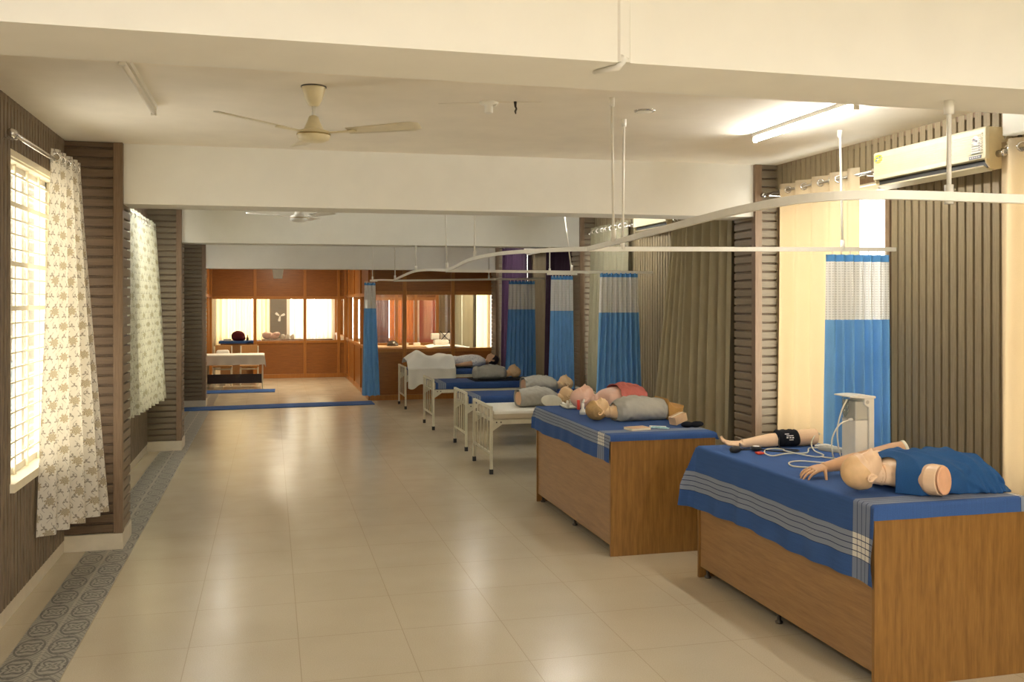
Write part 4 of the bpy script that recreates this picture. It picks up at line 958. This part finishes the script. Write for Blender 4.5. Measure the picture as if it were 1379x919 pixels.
def gown(u, v):
    x, w, zc, h = interp_rings(gk, 200)[int(v * 200)]; a = -.30 * PI + u * 1.60 * PI; c, s_ = cos(a), sin(a); e = 2.3
    cc = c if s_ > 0 else math.copysign(1 - (1 - abs(c)) * .12, c)
    y = w * math.copysign(abs(cc) ** (2 / e), cc); z = zc + h * abs(s_) ** (2 / e) if s_ >= 0 else zc * (1 + s_ / .80)
    neck = (1 - sm(0, .30, v)) * max(0, s_) ** 2 * .045
    fold = .009 * sin(y * 30 + x * 26 + 2 * nz(x * 6, y * 6)) * sm(.1, .5, v) * sm(-.3, .4, s_) + .014 * nz(x * 14 + y * 9, y * 8, 2.) * sm(.05, .3, v)
    side = sm(.55, .95, abs(c)); z2 = z + fold * (1 - side); y2 = y + math.copysign(.008 + fold * side * 1.3, y)
    if s_ < .25: y2 += math.copysign((.030 * sm(.25, -.8, s_) + .008 * sin(x * 60)) * sm(.25, .7, v), y)
    if v < .3: z2 = max(z2, z)
    for q0, q1, am in ((.42, .30, .012), (.52, .26, .014), (.30, .45, .010), (.66, .2, .012), (.80, .1, .012)):
        tt = (v - q0) - q1 * (.5 - u if u < .5 else u - .5) * 1.6; am *= sm(.12, .3, v)
        bump = am * math.exp(-(tt / .022) ** 2); z2 += bump * max(0, s_); y2 += math.copysign(bump * (1 - max(0, s_)), y)
    return W @ Vector((x + neck, y2, max(.003, z2 + .004)))
g.grid(72, 100, gown); g.build('gown', 'gown_blue', t, smooth=True, solid=.003)

# loose training arms
t = thing('limb_manikin', 'detached manikin arm with white cut rim lying behind the bald manikin', 'manikin arm', (3.3, 4.73, Z))
b = MB(); arm_mesh(b, (3.575, 4.735, Z + .128), (3.33, 4.80, Z + .072), (3.055, 4.735, Z + .052), (-.95, -.22, -.10), (.06, -.15, 1), (.12, -1, -.1), r=(.056, .047, .047, .029), curl=(.12, .35, .35)); b.build('body', 'skin_tan', t, remesh=.0030, smoothit=2)
d = Vector((.245, -.065, .056)).normalized(); q = d.to_track_quat('Z', 'Y').to_matrix().to_4x4(); T = Matrix.Translation(Vector((3.575, 4.735, Z + .128)) + d * -.004) @ q
MB().lathe([(.0565, 0), (.0585, .004), (.058, .016), (.050, .020), (.02, .021)], 28, T).build('cut_rim', 'foam_white', t, smooth=True)
t = thing('limb_manikin', 'manikin arm lying palm up along the far end of the foreground table', 'manikin arm', (3.35, 5.78, Z))
b = MB(); arm_mesh(b, (3.655, 5.79, Z + .058), (3.37, 5.78, Z + .052), (3.10, 5.775, Z + .034), (-1, -.03, .04), (.05, .25, -1), (0, -1, -.2), r=(.056, .046, .046, .028), curl=(.15, .32, .3)); b.build('body', 'skin_pale', t, remesh=.0030, smoothit=2)
MB().lathe([(.054, 0), (.055, .004), (.045, .006), (.01, .005)], 24, Matrix.Translation((3.652, 5.79, Z + .058)) @ Vector((1, 0, 0)).to_track_quat('Z', 'Y').to_matrix().to_4x4()).build('cut_face', 'skin_cut', t, smooth=True)
t = thing('pressure_cuff', 'black blood pressure cuff wrapped around the palm up arm', 'blood pressure cuff', (3.43, 5.78, Z))
m = MB(); R = []
for i in range(13):
    x = 3.345 + .165 * i / 12; r = .061 + .003 * sin(i * 1.7) - .010 * (1 if i in (0, 12) else 0); R.append([(x + .004 * sin(a * 2), 5.785 + r * cos(a), Z + .0555 + min(r, .0535 if sin(a) < 0 else r) * sin(a)) for a in [2 * PI * j / 28 for j in range(28)]])
m.loft(R); m.build('cuff', 'black_cloth', t, smooth=True)
for k, (dx, dz, w, h) in enumerate(((.0, .030, .030, .006), (.02, .018, .05, .005), (.0, .006, .012, .008), (.022, .005, .012, .008), (.042, .004, .012, .008), (.030, -.010, .03, .004))):
    a = math.asin(max(-1, min(1, dz / .066))) ; yy = 5.785 - .0655 * cos(a); MB().box(3.405 + dx - w / 2, 3.405 + dx + w / 2, yy - .0015, yy + .003, Z + .0555 + dz + .008 - h / 2, Z + .0555 + dz + .008 + h / 2).build('printed_mark', 'sticker_white', t)
m = MB(); m.tube(smooth_path([(3.352, 5.735, Z + .075), (3.335, 5.715, Z + .03), (3.33, 5.68, Z + .008), (3.36, 5.62, Z + .007), (3.40, 5.57, Z + .007), (3.33, 5.53, Z + .007), (3.22, 5.58, Z + .007), (3.15, 5.655, Z + .012)]), .0045, 8); m.build('hose', 'black_rubber', t, smooth=True)
m = MB(); m.tube([(2.915, 5.60, Z + .024), (2.925, 5.602, Z + .024), (2.955, 5.61, Z + .024), (2.985, 5.617, Z + .024), (3.0, 5.62, Z + .022), (3.02, 5.625, Z + .018)], [.008, .019, .0235, .019, .009, .006], 14); m.tube([(3.02, 5.625, Z + .018), (3.11, 5.65, Z + .012)], .0045, 8); m.build('inflation_bulb', 'black_rubber', t, smooth=True)
m = MB(); m.lathe([(.030, Z + .005), (.033, Z + .012), (.033, Z + .026), (.028, Z + .031)], 20, Matrix.Translation((3.135, 5.66, 0))); gz = m.build('pressure_gauge', 'black_rubber', t, smooth=True)
MB().lathe([(.024, Z + .0312), (.020, Z + .033)], 20, Matrix.Translation((3.135, 5.66, 0))).build('dial', 'sticker_white', gz)
MB().loft([[(x, y, z) for x, y in ((3.06, 5.50), (3.115, 5.515), (3.12, 5.565), (3.07, 5.56))] for z in (Z + .001, Z + .013)]).build('release_tag', 'red_plastic', t, bevel=.003)

# drip stand unit, control box, tubing
t = thing('fluid_pump', 'tall white fluid unit with clear bottle and tubes on the foreground table', 'medical device', (3.53, 5.10, Z)); y0, y1 = 5.03, 5.17
MB().box(3.44, 3.60, y0 - .01, y1 + .01, Z, Z + .025).build('base', 'white_plastic', t, bevel=.005)
MB().box(3.455, 3.545, y0, y1, Z + .025, Z + .27).build('tank', 'white_plastic', t, bevel=.006)
MB().box(3.458, 3.545, y0 + .004, y1 - .004, Z + .271, Z + .385).build('reservoir', 'grey_plastic', t, bevel=.005)
MB().box(3.456, 3.546, y0 - .001, y1 + .001, Z + .267, Z + .272).build('seam', 'phantom_grey', t)
MB().extrude([(3.545, Z + .025), (3.585, Z + .025), (3.585, Z + .41), (3.515, Z + .41), (3.515, Z + .365), (3.545, Z + .345)], 'y', y0 - .008, y1 + .008).build('side_frame', 'white_plastic', t, bevel=.006)
MB().extrude([(3.41, Z + .412), (3.50, Z + .402), (3.59, Z + .402), (3.59, Z + .416), (3.50, Z + .424), (3.41, Z + .420)], 'y', y0 - .015, y1 + .015).build('top_cap', 'white_plastic', t, bevel=.003)
MB().lathe([(.004, Z + .285), (.012, Z + .30), (.020, Z + .32), (.021, Z + .40), (.018, Z + .41)], 18, Matrix.Translation((3.427, 5.09, 0))).build('clear_bottle', 'clear_plastic', t, smooth=True)
MB().tube([(3.432, 5.06, Z + .27), (3.456, 5.06, Z + .27)], [.010, .012], 10).build('tube_connector', 'white_plastic', t, smooth=True)
MB().tube([(3.535, y0 - .009, Z + .38), (3.535, y0 - .007, Z + .38)], .012, 12).build('knob', 'phantom_grey', t)
MB().tube(smooth_path([(3.418, 5.06, Z + .395), (3.375, 5.05, Z + .33), (3.345, 5.05, Z + .22), (3.36, 5.06, Z + .10), (3.42, 5.12, Z + .03), (3.47, 5.20, Z + .006), (3.40, 5.30, Z + .006)]), .0045, 8).build('upper_tube', 'tube_cream', t, smooth=True)
MB().tube(smooth_path([(3.433, 5.06, Z + .27), (3.36, 5.05, Z + .245), (3.31, 5.05, Z + .165), (3.31, 5.05, Z + .08), (3.36, 5.10, Z + .02), (3.42, 5.16, Z + .006), (3.30, 5.11, Z + .006), (3.19, 5.20, Z + .006), (3.09, 5.17, Z + .006), (3.04, 5.05, Z + .006), (3.11, 4.985, Z + .006), (3.20, 4.94, Z + .006)]), .0045, 8).build('lower_tube', 'tube_cream', t, smooth=True)
t = thing('control_box', 'low grey control box lying between the palm up arm and the fluid unit', 'medical device', (3.62, 5.50, Z), math.radians(-62)); W = t.matrix_basis.copy()
m = MB(); m.loft([[Vector((x * k, y * k, z)) for x, y in ((-.10, -.035), (.10, -.035), (.10, .035), (-.10, .035))] for z, k in ((.0, .94), (.008, 1), (.022, 1), (.030, .92))]); m.bm.transform(W); m.build('case', 'grey_plastic', t, bevel=.004)
for k in range(3): m = MB(); m.lathe([(.009, .030), (.008, .034)], 12, W @ Matrix.Translation((-.05 + .04 * k, 0, 0))); m.build('button', 'phantom_grey', t)
tb = MB().tube(smooth_path([(3.57, 5.60, Z + .012), (3.52, 5.64, Z + .006), (3.394, 5.47, Z + .006), (3.256, 5.475, Z + .006), (3.117, 5.42, Z + .006), (3.12, 5.52, Z + .008), (3.21, 5.66, Z + .006), (3.285, 5.68, Z + .006), (3.30, 5.60, Z + .012), (3.27, 5.50, Z + .016), (3.36, 5.32, Z + .006), (3.45, 5.36, Z + .006), (3.48, 5.51, Z + .010), (3.55, 5.66, Z + .03), (3.62, 5.735, Z + .07), (3.665, 5.76, Z + .085), (3.69, 5.775, Z + .075)], 8), .0045, 8).build('infusion_tubing', 'tube_cream', None, smooth=True)
tag(tb, 'looped cream tubing lying in front of the palm up arm', 'tubing')
t = thing('tube_clip', 'small white clear clip of tubing at the shoulder end of the palm up arm', 'clip', (3.66, 5.66, Z))
MB().tube(smooth_path([(3.60, 5.70, Z + .008), (3.66, 5.66, Z + .02), (3.70, 5.60, Z + .008), (3.66, 5.56, Z + .02), (3.61, 5.62, Z + .01)]), .008, 8).build('loop', 'white_plastic', t, smooth=True)

# items on the middle table
t = thing('neck_support', 'orange tan curved pad at the feet of the grey shirted table manikin', 'pad', (3.28, 7.42, Z)); m = MB()
R = []
for i in range(15):
    a = i / 14; x = 3.215 + .15 * a; z = Z + .185 - .06 * a + .06 * ((2 * a - 1) ** 2 - 1) * .8; R.append((x, z))
prof = R + [(3.335, Z), (3.235, Z)]
m.extrude(prof, 'y', 7.28, 7.56); m.build('pad', 'tan_foam', t, bevel=.01)
t = thing('cardboard_box', 'small tan box leaning beside the black cloth on the middle table', 'box', (3.21, 6.98, Z)); m = MB(); mt = Matrix.Translation((3.20, 7.02, Z)) @ Matrix.Rotation(.35, 4, 'Z') @ Matrix.Rotation(-.28, 4, 'Y')
m.box(-.065, .065, -.04, .04, .02, .085, mt); m.build('carton', 'tan_card', t, bevel=.003); m = MB(); m.box(-.0655, .0655, -.008, .008, .0855, .0862, mt); m.build('seam', 'paper', t)
m = MB()
for c, r in (((3.195, 6.86, Z + .022), (.052, .035, .024)), ((3.265, 6.84, Z + .024), (.045, .03, .026)), ((3.30, 6.87, Z + .022), (.04, .035, .022)), ((3.23, 6.88, Z + .018), (.05, .03, .018))): m.sphere(c, r, 18, 12)
tag(m.build('black_cloth', 'black_cloth', None, remesh=.006, smoothit=2), 'crumpled black cloth beside the tan box on the middle table', 'cloth')
t = thing('booklet', 'cream booklet lying flat in front of the grey shirted table manikin', 'booklet', (2.76, 6.84, Z)); mt = Matrix.Translation((2.765, 6.84, Z)) @ Matrix.Rotation(.18, 4, 'Z')
m = MB(); m.box(-.085, .085, -.06, .06, .001, .016, mt); m.build('pages', 'paper', t, bevel=.002)
for zz in (.0165, -.0): m = MB(); m.box(-.088, .088, -.063, .063, zz, zz + .0015, mt); m.build('cover', 'tan_card', t)
t = thing('wrapped_pack', 'pale teal plastic pack lying right of the cream booklet', 'pack', (2.95, 6.85, Z)); m = MB(); mt = Matrix.Translation((2.95, 6.86, Z)) @ Matrix.Rotation(-.55, 4, 'Z')
def pk(u, v):
    e = min(u, 1 - u, v, 1 - v); return mt @ Vector(((u - .5) * .17, (v - .5) * .06, .003 + .013 * sm(0, .25, e) + .003 * nz(u * 8, v * 5)))
m.grid(16, 8, pk); m.build('wrapper', 'teal_pack', t, smooth=True, solid=.002)
m = MB(); m.tube([mt @ Vector((-.07, 0, .014)), mt @ Vector((.06, .005, .014))], .005, 8); m.build('pen', 'white_plastic', t)
t = thing('plate', 'shallow white tray at the far corner of the middle table', 'tray', (2.72, 8.43, Z)); m = MB()
m.loft([[(2.72 + a * k, 8.43 + b_ * k, Z + z) for a, b_ in ((-.06, -.16), (.06, -.16), (.09, -.10), (.07, .14), (-.05, .14), (-.08, -.06))] for k, z in ((.9, .001), (1., .010), (1.02, .018), (.92, .017), (.86, .006))]); m.build('tray', 'foam_white', t, bevel=.002)
m = MB(); m.lathe([(.02, Z + .006), (.022, Z + .03), (.012, Z + .045), (.010, Z + .07)], 14, Matrix.Translation((2.69, 8.38, 0))); m.build('cup', 'white_plastic', t, smooth=True)
t = thing('airway_valve', 'small clear and red plastic piece between the two table manikin heads', 'airway piece', (2.66, 7.90, Z)); T = Matrix.Translation((2.66, 7.85, 0))
MB().lathe([(.026, Z), (.028, Z + .03), (.020, Z + .045), (.014, Z + .055), (.014, Z + .10)], 16, T).build('valve', 'white_plastic', t, smooth=True)
MB().loft([[(2.62 + a, 7.85 + b_, z) for a, b_ in ((-.012, -.012), (.012, -.012), (.012, .012), (-.012, .012))] for z in (Z + .045, Z + .10, Z + .13)]).build('handle', 'red_plastic', t, bevel=.004)
MB().tube([(2.66, 7.85, Z + .10), (2.675, 7.85, Z + .135)], [.012, .007], 10).build('spout', 'white_plastic', t, smooth=True)
t = thing('oval_pad', 'pale oval pad leaning on the manikin of the white sheeted bed', 'pad', (3.09, 10.20, BZ)); m = MB(); mt = Matrix.Translation((3.09, 10.215, BZ + .073)) @ Matrix.Rotation(math.radians(-14), 4, 'X') @ Matrix.Rotation(.12, 4, 'Y')
m.sphere((0, 0, 0), (.125, .022, .072), 28, 16, mt); m.build('pad', 'foam_white', t, smooth=True)
t = thing('mask_bag', 'small white mask standing by the head of the white bed manikin', 'mask', (3.24, 10.2, BZ)); T = Matrix.Translation((3.30, 10.17, 0))
MB().lathe([(.055, BZ), (.05, BZ + .012), (.03, BZ + .035), (.012, BZ + .05), (.012, BZ + .085), (.016, BZ + .09)], 18, T).build('mask', 'foam_white', t, smooth=True)

# patient manikin on the far bed
t = thing('patient_manikin', 'dark haired patient manikin in a printed gown under a white blanket', 'manikin', (4.085, 16.93, BZ), PI); W = t.matrix_basis.copy()
b = MB(); mtx = head_matrix((.112, 0, .125), .10, 0); head_into(b, mtx, 1.0)
b.loft([ring(*k) for k in interp_rings(torso_keys() + [(.82, .165, .09, .085), (.92, .17, .088, .082)], 26)]); b.tube([(.17, 0, .095), (.23, 0, .085)], [.05, .055], 18)
for q in (-1, 1):
    b.tube([(.88, q * .09, .085), (1.1, q * .10, .09), (1.32, q * .09, .14), (1.5, q * .09, .10), (1.62, q * .09, .07)], [.085, .078, .058, .052, .038], 16); b.sphere((1.63, q * .09, .11), (.05, .04, .10), 12, 10)
arm_mesh(b, (.34, .19, .10), (.60, .235, .07), (.83, .225, .05), (1, -.05, 0), (0, 0, 1), (0, -1, 0)); arm_mesh(b, (.34, -.19, .10), (.60, -.235, .07), (.83, -.225, .05), (1, .05, 0), (0, 0, 1), (0, 1, 0))
b.bm.transform(W); b.build('body', 'skin_tan', t, remesh=.008, smoothit=1); hair_cap(mtx, 1.02, 'hair_black', t, W, False)
g = MB(); S = []
for k in interp_rings([q for q in torso_keys() if q[0] > .25] + [(.82, .175, .09, .09), (.95, .18, .09, .088)], 34):
    x, w, zc, h = k; S.append([p + Vector((0, 0, .006 * nz(p.x * 14, p.y * 9))) for p in ring(x, w * 1.08 + .008, max(zc, h * 1.03 + .004), h * 1.06 + .008, 44)])
g.loft(S, cap=False)
for q in (-1, 1): g.tube([(.31, q * .17, .10), (.42, q * .205, .095), (.56, q * .235, .075)], [.07, .068, .066], 18, cap=False)
g.bm.transform(W); g.build('gown', 'gown_print', t, smooth=True, solid=.003)
def blank(u, v):        # u foot->waist (world x), v far->near with overhang on the near side
    x = 2.345 + .86 * u; hw = .43; c = 16.93; s_ = -.34 + (1.15 + .0 * u) * v   # lateral path from far side towards the near hang
    drop = .34 - .14 * u + .03 * sin(u * 17)
    top = BZ + .125 + .165 * math.exp(-((x - 2.56) / .17) ** 2) + .105 * math.exp(-((x - 3.05) / .3) ** 2)
    L1 = .34 + .44
    if s_ < .44: y = c - s_; prof = max(0, 1 - (abs(s_) / .40) ** 3.2); z = BZ + .012 + (top - BZ) * prof
    else:
        d_ = (s_ - .44) / (.81 - .44); y = c - .447 - .012 * sin(u * 25) * d_ - .015 * d_; z = BZ + .012 - drop * d_
    z += (.012 * nz(x * 9 + s_ * 5, s_ * 7) + .010 * sin(x * 20 + s_ * 16)) * (1 if s_ < .44 else .2)
    return (x, y, max(z, BZ + .006) if s_ < .44 else z)
m = MB(); m.grid(60, 70, blank); tag(m.build('blanket', 'sheet_white', None, smooth=True, solid=.006), 'white blanket draped over the patient manikin on the far bed', 'blanket')

# ------------------------------------------------------------------ far corridor
def runner(label, pts, h=.014):
    m = MB(); m.prism(pts, .0012, h); tag(m.build('floor_mat', 'mat_blue', None, bevel=.004), label, 'mat')
runner('long blue runner across the hall at the third left pillar', [(-1.50, 17.12), (1.86, 17.38), (1.86, 17.98), (.2, 17.88), (-1.10, 17.70), (-1.50, 17.66)])
runner('short blue runner in front of the white clothed table', [(-1.36, 20.25), (.09, 20.30), (.10, 20.95), (-1.36, 20.88)])
t = thing('work_table', 'long table with dark apron and metal legs in the far corridor', 'table', (-.75, 21.4, 0)); x0, x1, y0, y1 = -1.36, -.14, 21.12, 21.78
MB().box(x0, x1, y0, y1, .715, .745).build('table_top', 'dark_panel', t)
for xx in (x0 + .03, x1 - .03):
    for yy in (y0 + .03, y1 - .03): MB().bar((xx, yy, 0), (xx, yy, .715), .028).build('leg', 'bed_enamel', t)
MB().box(x0 + .02, x1 - .02, y0 + .02, y0 + .04, .13, .33).build('lower_panel', 'dark_panel', t); MB().box(x0 + .02, x1 - .02, y0 + .01, y0 + .025, .68, .715).build('apron', 'dark_panel', t)
m = MB()
def wc(u, v):
    Wd = y1 - y0; s_ = -.10 + (Wd + .32) * v; x = x0 - .03 + (x1 - x0 + .15) * u; ex = max(0, x - x1); z = .749; y = y1 - s_
    if s_ > Wd: z -= (s_ - Wd) * (1 + .06 * nz(x * 4)); y = y0 - .006 - .006 * sin(x * 22) * (s_ - Wd) / .2
    if s_ < 0: z += s_; y = y1 + .005
    if ex > 0: z -= ex * .9 * (1 if s_ < Wd else .5); x = x1 + .01 + .25 * min(ex, max(0, s_ - Wd))
    return (x, y, z)
m.grid(60, 40, wc); tag(m.build('tablecloth', 'sheet_white', None, smooth=True), 'white tablecloth on the table in the far corridor', 'tablecloth')
def chair(label, x, y, rz, back=True):
    t = thing('wooden_chair', label, 'chair', (x, y, 0), rz); W = t.matrix_basis.copy()
    def P(nm, mat, *bx, **k): m = MB(); m.box(*bx); m.bm.transform(W); return m.build(nm, mat, t, bevel=.006)
    P('seat', 'chair_wood', -.21, .21, -.20, .20, .42, .455)
    for a in (-.19, .19):
        P('leg', 'bed_enamel', a - .015, a + .015, -.19, -.16, 0, .42); P('leg', 'bed_enamel', a - .015, a + .015, .16, .19, 0, .88)
        P('side_rail', 'bed_enamel', a - .012, a + .012, -.16, .16, .36, .39)
    P('backrest', 'chair_wood', -.20, .20, .185, .21, .60, .90); P('front_rail', 'bed_enamel', -.19, .19, -.185, -.165, .36, .39)
    return t
chair('orange brown wooden chair behind the right part of the white clothed table', -.47, 22.25, 0)
chair('wooden chair with a white folded cloth behind the left part of the table', -1.05, 22.25, 0)
tag(MB().loft([[(-1.05 + a * k, 22.30 + b_ * k, z) for a, b_ in ((-.17, -.12), (.17, -.12), (.17, .10), (-.17, .10))] for z, k in ((.456, 1), (.56, .95), (.72, .9), (.80, .75))]).build('folded_cloth', 'sheet_white', None, bevel=.03), 'white cloth pile on the left chair behind the corridor table', 'cloth')
t = thing('counter_table', 'wooden counter with blue cloth seen through the open partition bay', 'table', (-.75, 25.0, 0))
MB().box(-1.22, -.28, 24.7, 25.3, 0, .86).build('body', 'desk_front', t); MB().box(-.62, -.38, 24.69, 24.70, .70, .74).build('handle_slot', 'dark_panel', t); MB().box(-1.24, -.26, 24.68, 25.32, .861, .885).build('table_top', 'desk_end', t)
m = MB(); m.box(-1.26, -.24, 24.66, 25.34, .886, .897); m.box(-1.26, -.24, 24.655, 24.662, .84, .897); tag(m.build('table_cover', 'mat_blue', None), 'blue cover on the counter in the end room', 'tablecloth')
m = MB(); m.sphere((-.80, 24.95, 1.02), (.17, .12, .135), 20, 14); m.sphere((-.88, 24.93, .97), (.08, .1, .07), 14, 10); m.sphere((-.70, 24.93, .96), (.09, .1, .065), 14, 10)
tag(m.build('maroon_bag', 'maroon_cloth', None, remesh=.012, smoothit=3), 'rounded maroon bag on the blue covered counter', 'bag')
t = thing('white_tray', 'low white tray left of the maroon bag', 'tray', (-1.06, 24.95, .9)); MB().loft([[(-1.06 + a * k, 24.95 + b_ * k, z) for a, b_ in ((-.10, -.08), (.10, -.08), (.10, .08), (-.10, .08))] for z, k in ((.898, .85), (.95, 1.))]).build('tray', 'white_plastic', t)
t = thing('small_bottle', 'slim brass coloured bottle right of the maroon bag', 'bottle', (-.57, 24.9, .9)); MB().lathe([(.03, .898), (.03, .98), (.012, 1.0), (.012, 1.05)], 12, Matrix.Translation((-.57, 24.9, 0))).build('bottle', 'brass', t, smooth=True)
t = thing('end_room_counter', 'low wooden counter behind the closed partition bays of the end room', 'table', (.3, 25.2, 0)); MB().box(-.2, 1.55, 24.9, 25.5, 0, .90).build('body', 'desk_front', t); MB().box(-.22, 1.57, 24.88, 25.52, .90, .925).build('table_top', 'desk_end', t)
t = thing('model_torso', 'pinkish anatomical model lying on the end room counter', 'anatomical model', (-.02, 25.2, .926)); m = MB()
m.sphere((-.08, 25.2, 1.02), (.14, .11, .10), 18, 12); m.sphere((.10, 25.2, 1.0), (.12, .12, .085), 18, 12); m.sphere((.16, 25.15, 1.06), (.09, .09, .05), 14, 10)
m.build('body', 'skin_pink', t, remesh=.012, smoothit=3)
for i, xx in enumerate((.31, .43, .55)):
    t = thing('jar', ['white jar beside the pinkish model in the end room', 'middle white jar of three on the end room counter', 'white jar at the right of three on the end room counter'][i], 'jar', (xx, 25.1, .926), 0, 'white jars on the end room counter')
    MB().lathe([(.045, .926), (.05, .95), (.048, 1.02), (.035, 1.03)], 16, Matrix.Translation((xx, 25.1, 0))).build('body', 'white_plastic', t, smooth=True); MB().lathe([(.038, 1.03), (.038, 1.05)], 16, Matrix.Translation((xx, 25.1, 0))).build('lid', 'sticker_white', t)
t = thing('wall_fan', 'small white wall fan on the grey slatted end pillar', 'fan', (.26, 27.80, 1.5)); m = MB()
m.tube([(.26, 27.86, 1.42), (.26, 27.76, 1.46)], .02, 8); m.build('bracket', 'white_plastic', t)
for k in range(3): m = MB(); a = .4 + k * 2.09; m.loft([[(.26 + cos(a) * r + sin(a) * w, 27.75, 1.48 + sin(a) * r - cos(a) * w) for w in (-h, h)] + [(.26 + cos(a) * r + sin(a) * w, 27.745, 1.48 + sin(a) * r - cos(a) * w) for w in (h, -h)] for r, h in ((.02, .015), (.10, .035), (.15, .03))]); m.build('blade', 'white_plastic', t)

# glazed room contents
t = thing('examination_table', 'counter under a white sheet inside the glazed room', 'table', (3.8, 20.5, 0)); MB().box(3.35, 4.16, 20.1, 20.9, 0, .86).build('body', 'desk_front', t); MB().box(3.33, 4.18, 20.08, 20.92, .86, .885).build('table_top', 'desk_end', t)
m = MB(); m.grid(20, 16, lambda u, v: (3.31 + .89 * u, 20.06 + .88 * v, .888 + .035 * sm(.0, .25, u) * sm(1., .6, u) + .01 * nz(u * 6, v * 6))); tag(m.build('sheet', 'sheet_white', None, smooth=True, solid=.02), 'white sheet spread over the counter in the glazed room', 'sheet')
t = thing('phantom', 'grey white head phantom with black crossed straps behind the glass', 'phantom', (3.65, 20.5, .93)); m = MB()
m.loft([[(3.65 + a * k, 20.5 + b_ * k, z) for a, b_ in ((-.16, -.1), (.16, -.1), (.18, 0), (.16, .1), (-.16, .1), (-.18, 0))] for z, k in ((.925, .8), (1.0, 1.), (1.06, .9))]); m.build('base', 'phantom_grey', t, bevel=.01)
for xx, w in ((3.52, .10), (3.76, .12)): MB().box(xx - w, xx + w * .9, 20.46, 20.56, 1.06, 1.20).build('pad', 'phantom_grey', t, bevel=.02)
for a, c in ((-1, 1), (1, -1)): MB().bar((3.72 + a * .10, 20.44, 1.03), (3.72 + c * .10, 20.44, 1.25), .022, .012).build('strap', 'black_cloth', t)
t = thing('dome', 'dark grey dome on the counter left in the glazed room', 'dome', (2.58, 20.5, .93)); MB().lathe([(.13, .93), (.12, .98), (.08, 1.03), (.02, 1.05)], 20, Matrix.Translation((2.58, 20.5, 0))).build('shell', 'dark_metal', t, smooth=True)
t = thing('side_counter', 'wooden counter along the left of the glazed room', 'table', (2.7, 20.5, 0)); MB().box(2.15, 3.25, 20.2, 20.85, 0, .90).build('body', 'desk_front', t); MB().box(2.13, 3.27, 20.18, 20.87, .90, .928).build('table_top', 'tan_card', t)
for i, (xx, w, mt_) in enumerate(((3.10, .07, 'sticker_white'), (2.86, .05, 'grey_plastic'))):
    t = thing('small_box', ['pale box near the phantom behind the glass', 'grey box between dome and pale box behind the glass'][i], 'box', (xx, 20.4, .93)); MB().box(xx - w, xx + w, 20.36, 20.46, .929, 1.0).build('carton', mt_, t, bevel=.004); MB().box(xx - w * .96, xx + w * .96, 20.358, 20.3605, .94, .99).build('label_panel', 'paper', t)

# ------------------------------------------------------------------ light
w = bpy.data.worlds.new('World'); SC.world = w; w.use_nodes = True; nt = w.node_tree
bg = nt.nodes['Background']; bg.inputs[0].default_value = (1.0, .965, .89, 1); bg.inputs[1].default_value = 7
def area(name, loc, rot, sx, sy, e, col=(1, .93, .80), portal=False):
    l = bpy.data.lights.new(name, 'AREA'); l.shape = 'RECTANGLE'; l.size = sx; l.size_y = sy; l.energy = e; l.color = col
    o = bpy.data.objects.new(name, l); COL.objects.link(o); o.location = loc; o.rotation_euler = rot
    if portal: l.cycles.is_portal = True
    return o
def portal(X, sgn, o): area('window_portal', (X - sgn * .125, (o[0] + o[1]) / 2, (o[2] + o[3]) / 2), (0, -sgn * PI / 2, 0), o[3] - o[2], o[1] - o[0], 1, portal=True)
for o in W_LEFT: portal(XL, 1, o)
for o in W_RIGHT: portal(XR, -1, o)
for a, b, c, d in ops: area('window_portal', ((a + b) / 2, YE + .18, (c + d) / 2), (-PI / 2, 0, 0), b - a, d - c, 1, portal=True)
# ceiling lamps of the bay behind the camera, corridor lamps
for x, y in ((-.7, .2), (3.4, .2), (-.7, -2.), (3.4, -2.)): area('ceiling_lamp', (x, y, ZC - .08), (0, 0, 0), .12, 1.2, 52, (1, .985, .965))
for x, y in ((.2, 21.5), (3.3, 20.0), (.3, 26.0), (3.2, 25.5)): area('ceiling_lamp', (x, y, ZC - .08), (0, 0, 0), .12, 1.2, 60, (1, .84, .60))

# ------------------------------------------------------------------ camera
cam = bpy.data.cameras.new('camera'); co = bpy.data.objects.new('camera', cam); COL.objects.link(co)
F = 1265.; cam.sensor_fit = 'HORIZONTAL'; cam.sensor_width = 36.; cam.lens = 36. * F / 1379.
co.location = (0, 0, 1.9); co.rotation_euler = (PI / 2, 0, -.2516)
cam.shift_y = -(459.5 - 406.3) / 1379.; cam.clip_start = .05; cam.clip_end = 200
SC.camera = co
SC.view_settings.view_transform = 'Standard'; SC.view_settings.look = 'None'; SC.view_settings.gamma = 1; SC.view_settings.use_curve_mapping = False
SC.view_settings.exposure = .66
SC.cycles.use_denoising = True
SC.cycles.max_bounces = 10; SC.cycles.diffuse_bounces = 6; SC.cycles.transparent_max_bounces = 16; SC.cycles.transmission_bounces = 6
SC.cycles.sample_clamp_indirect = 8
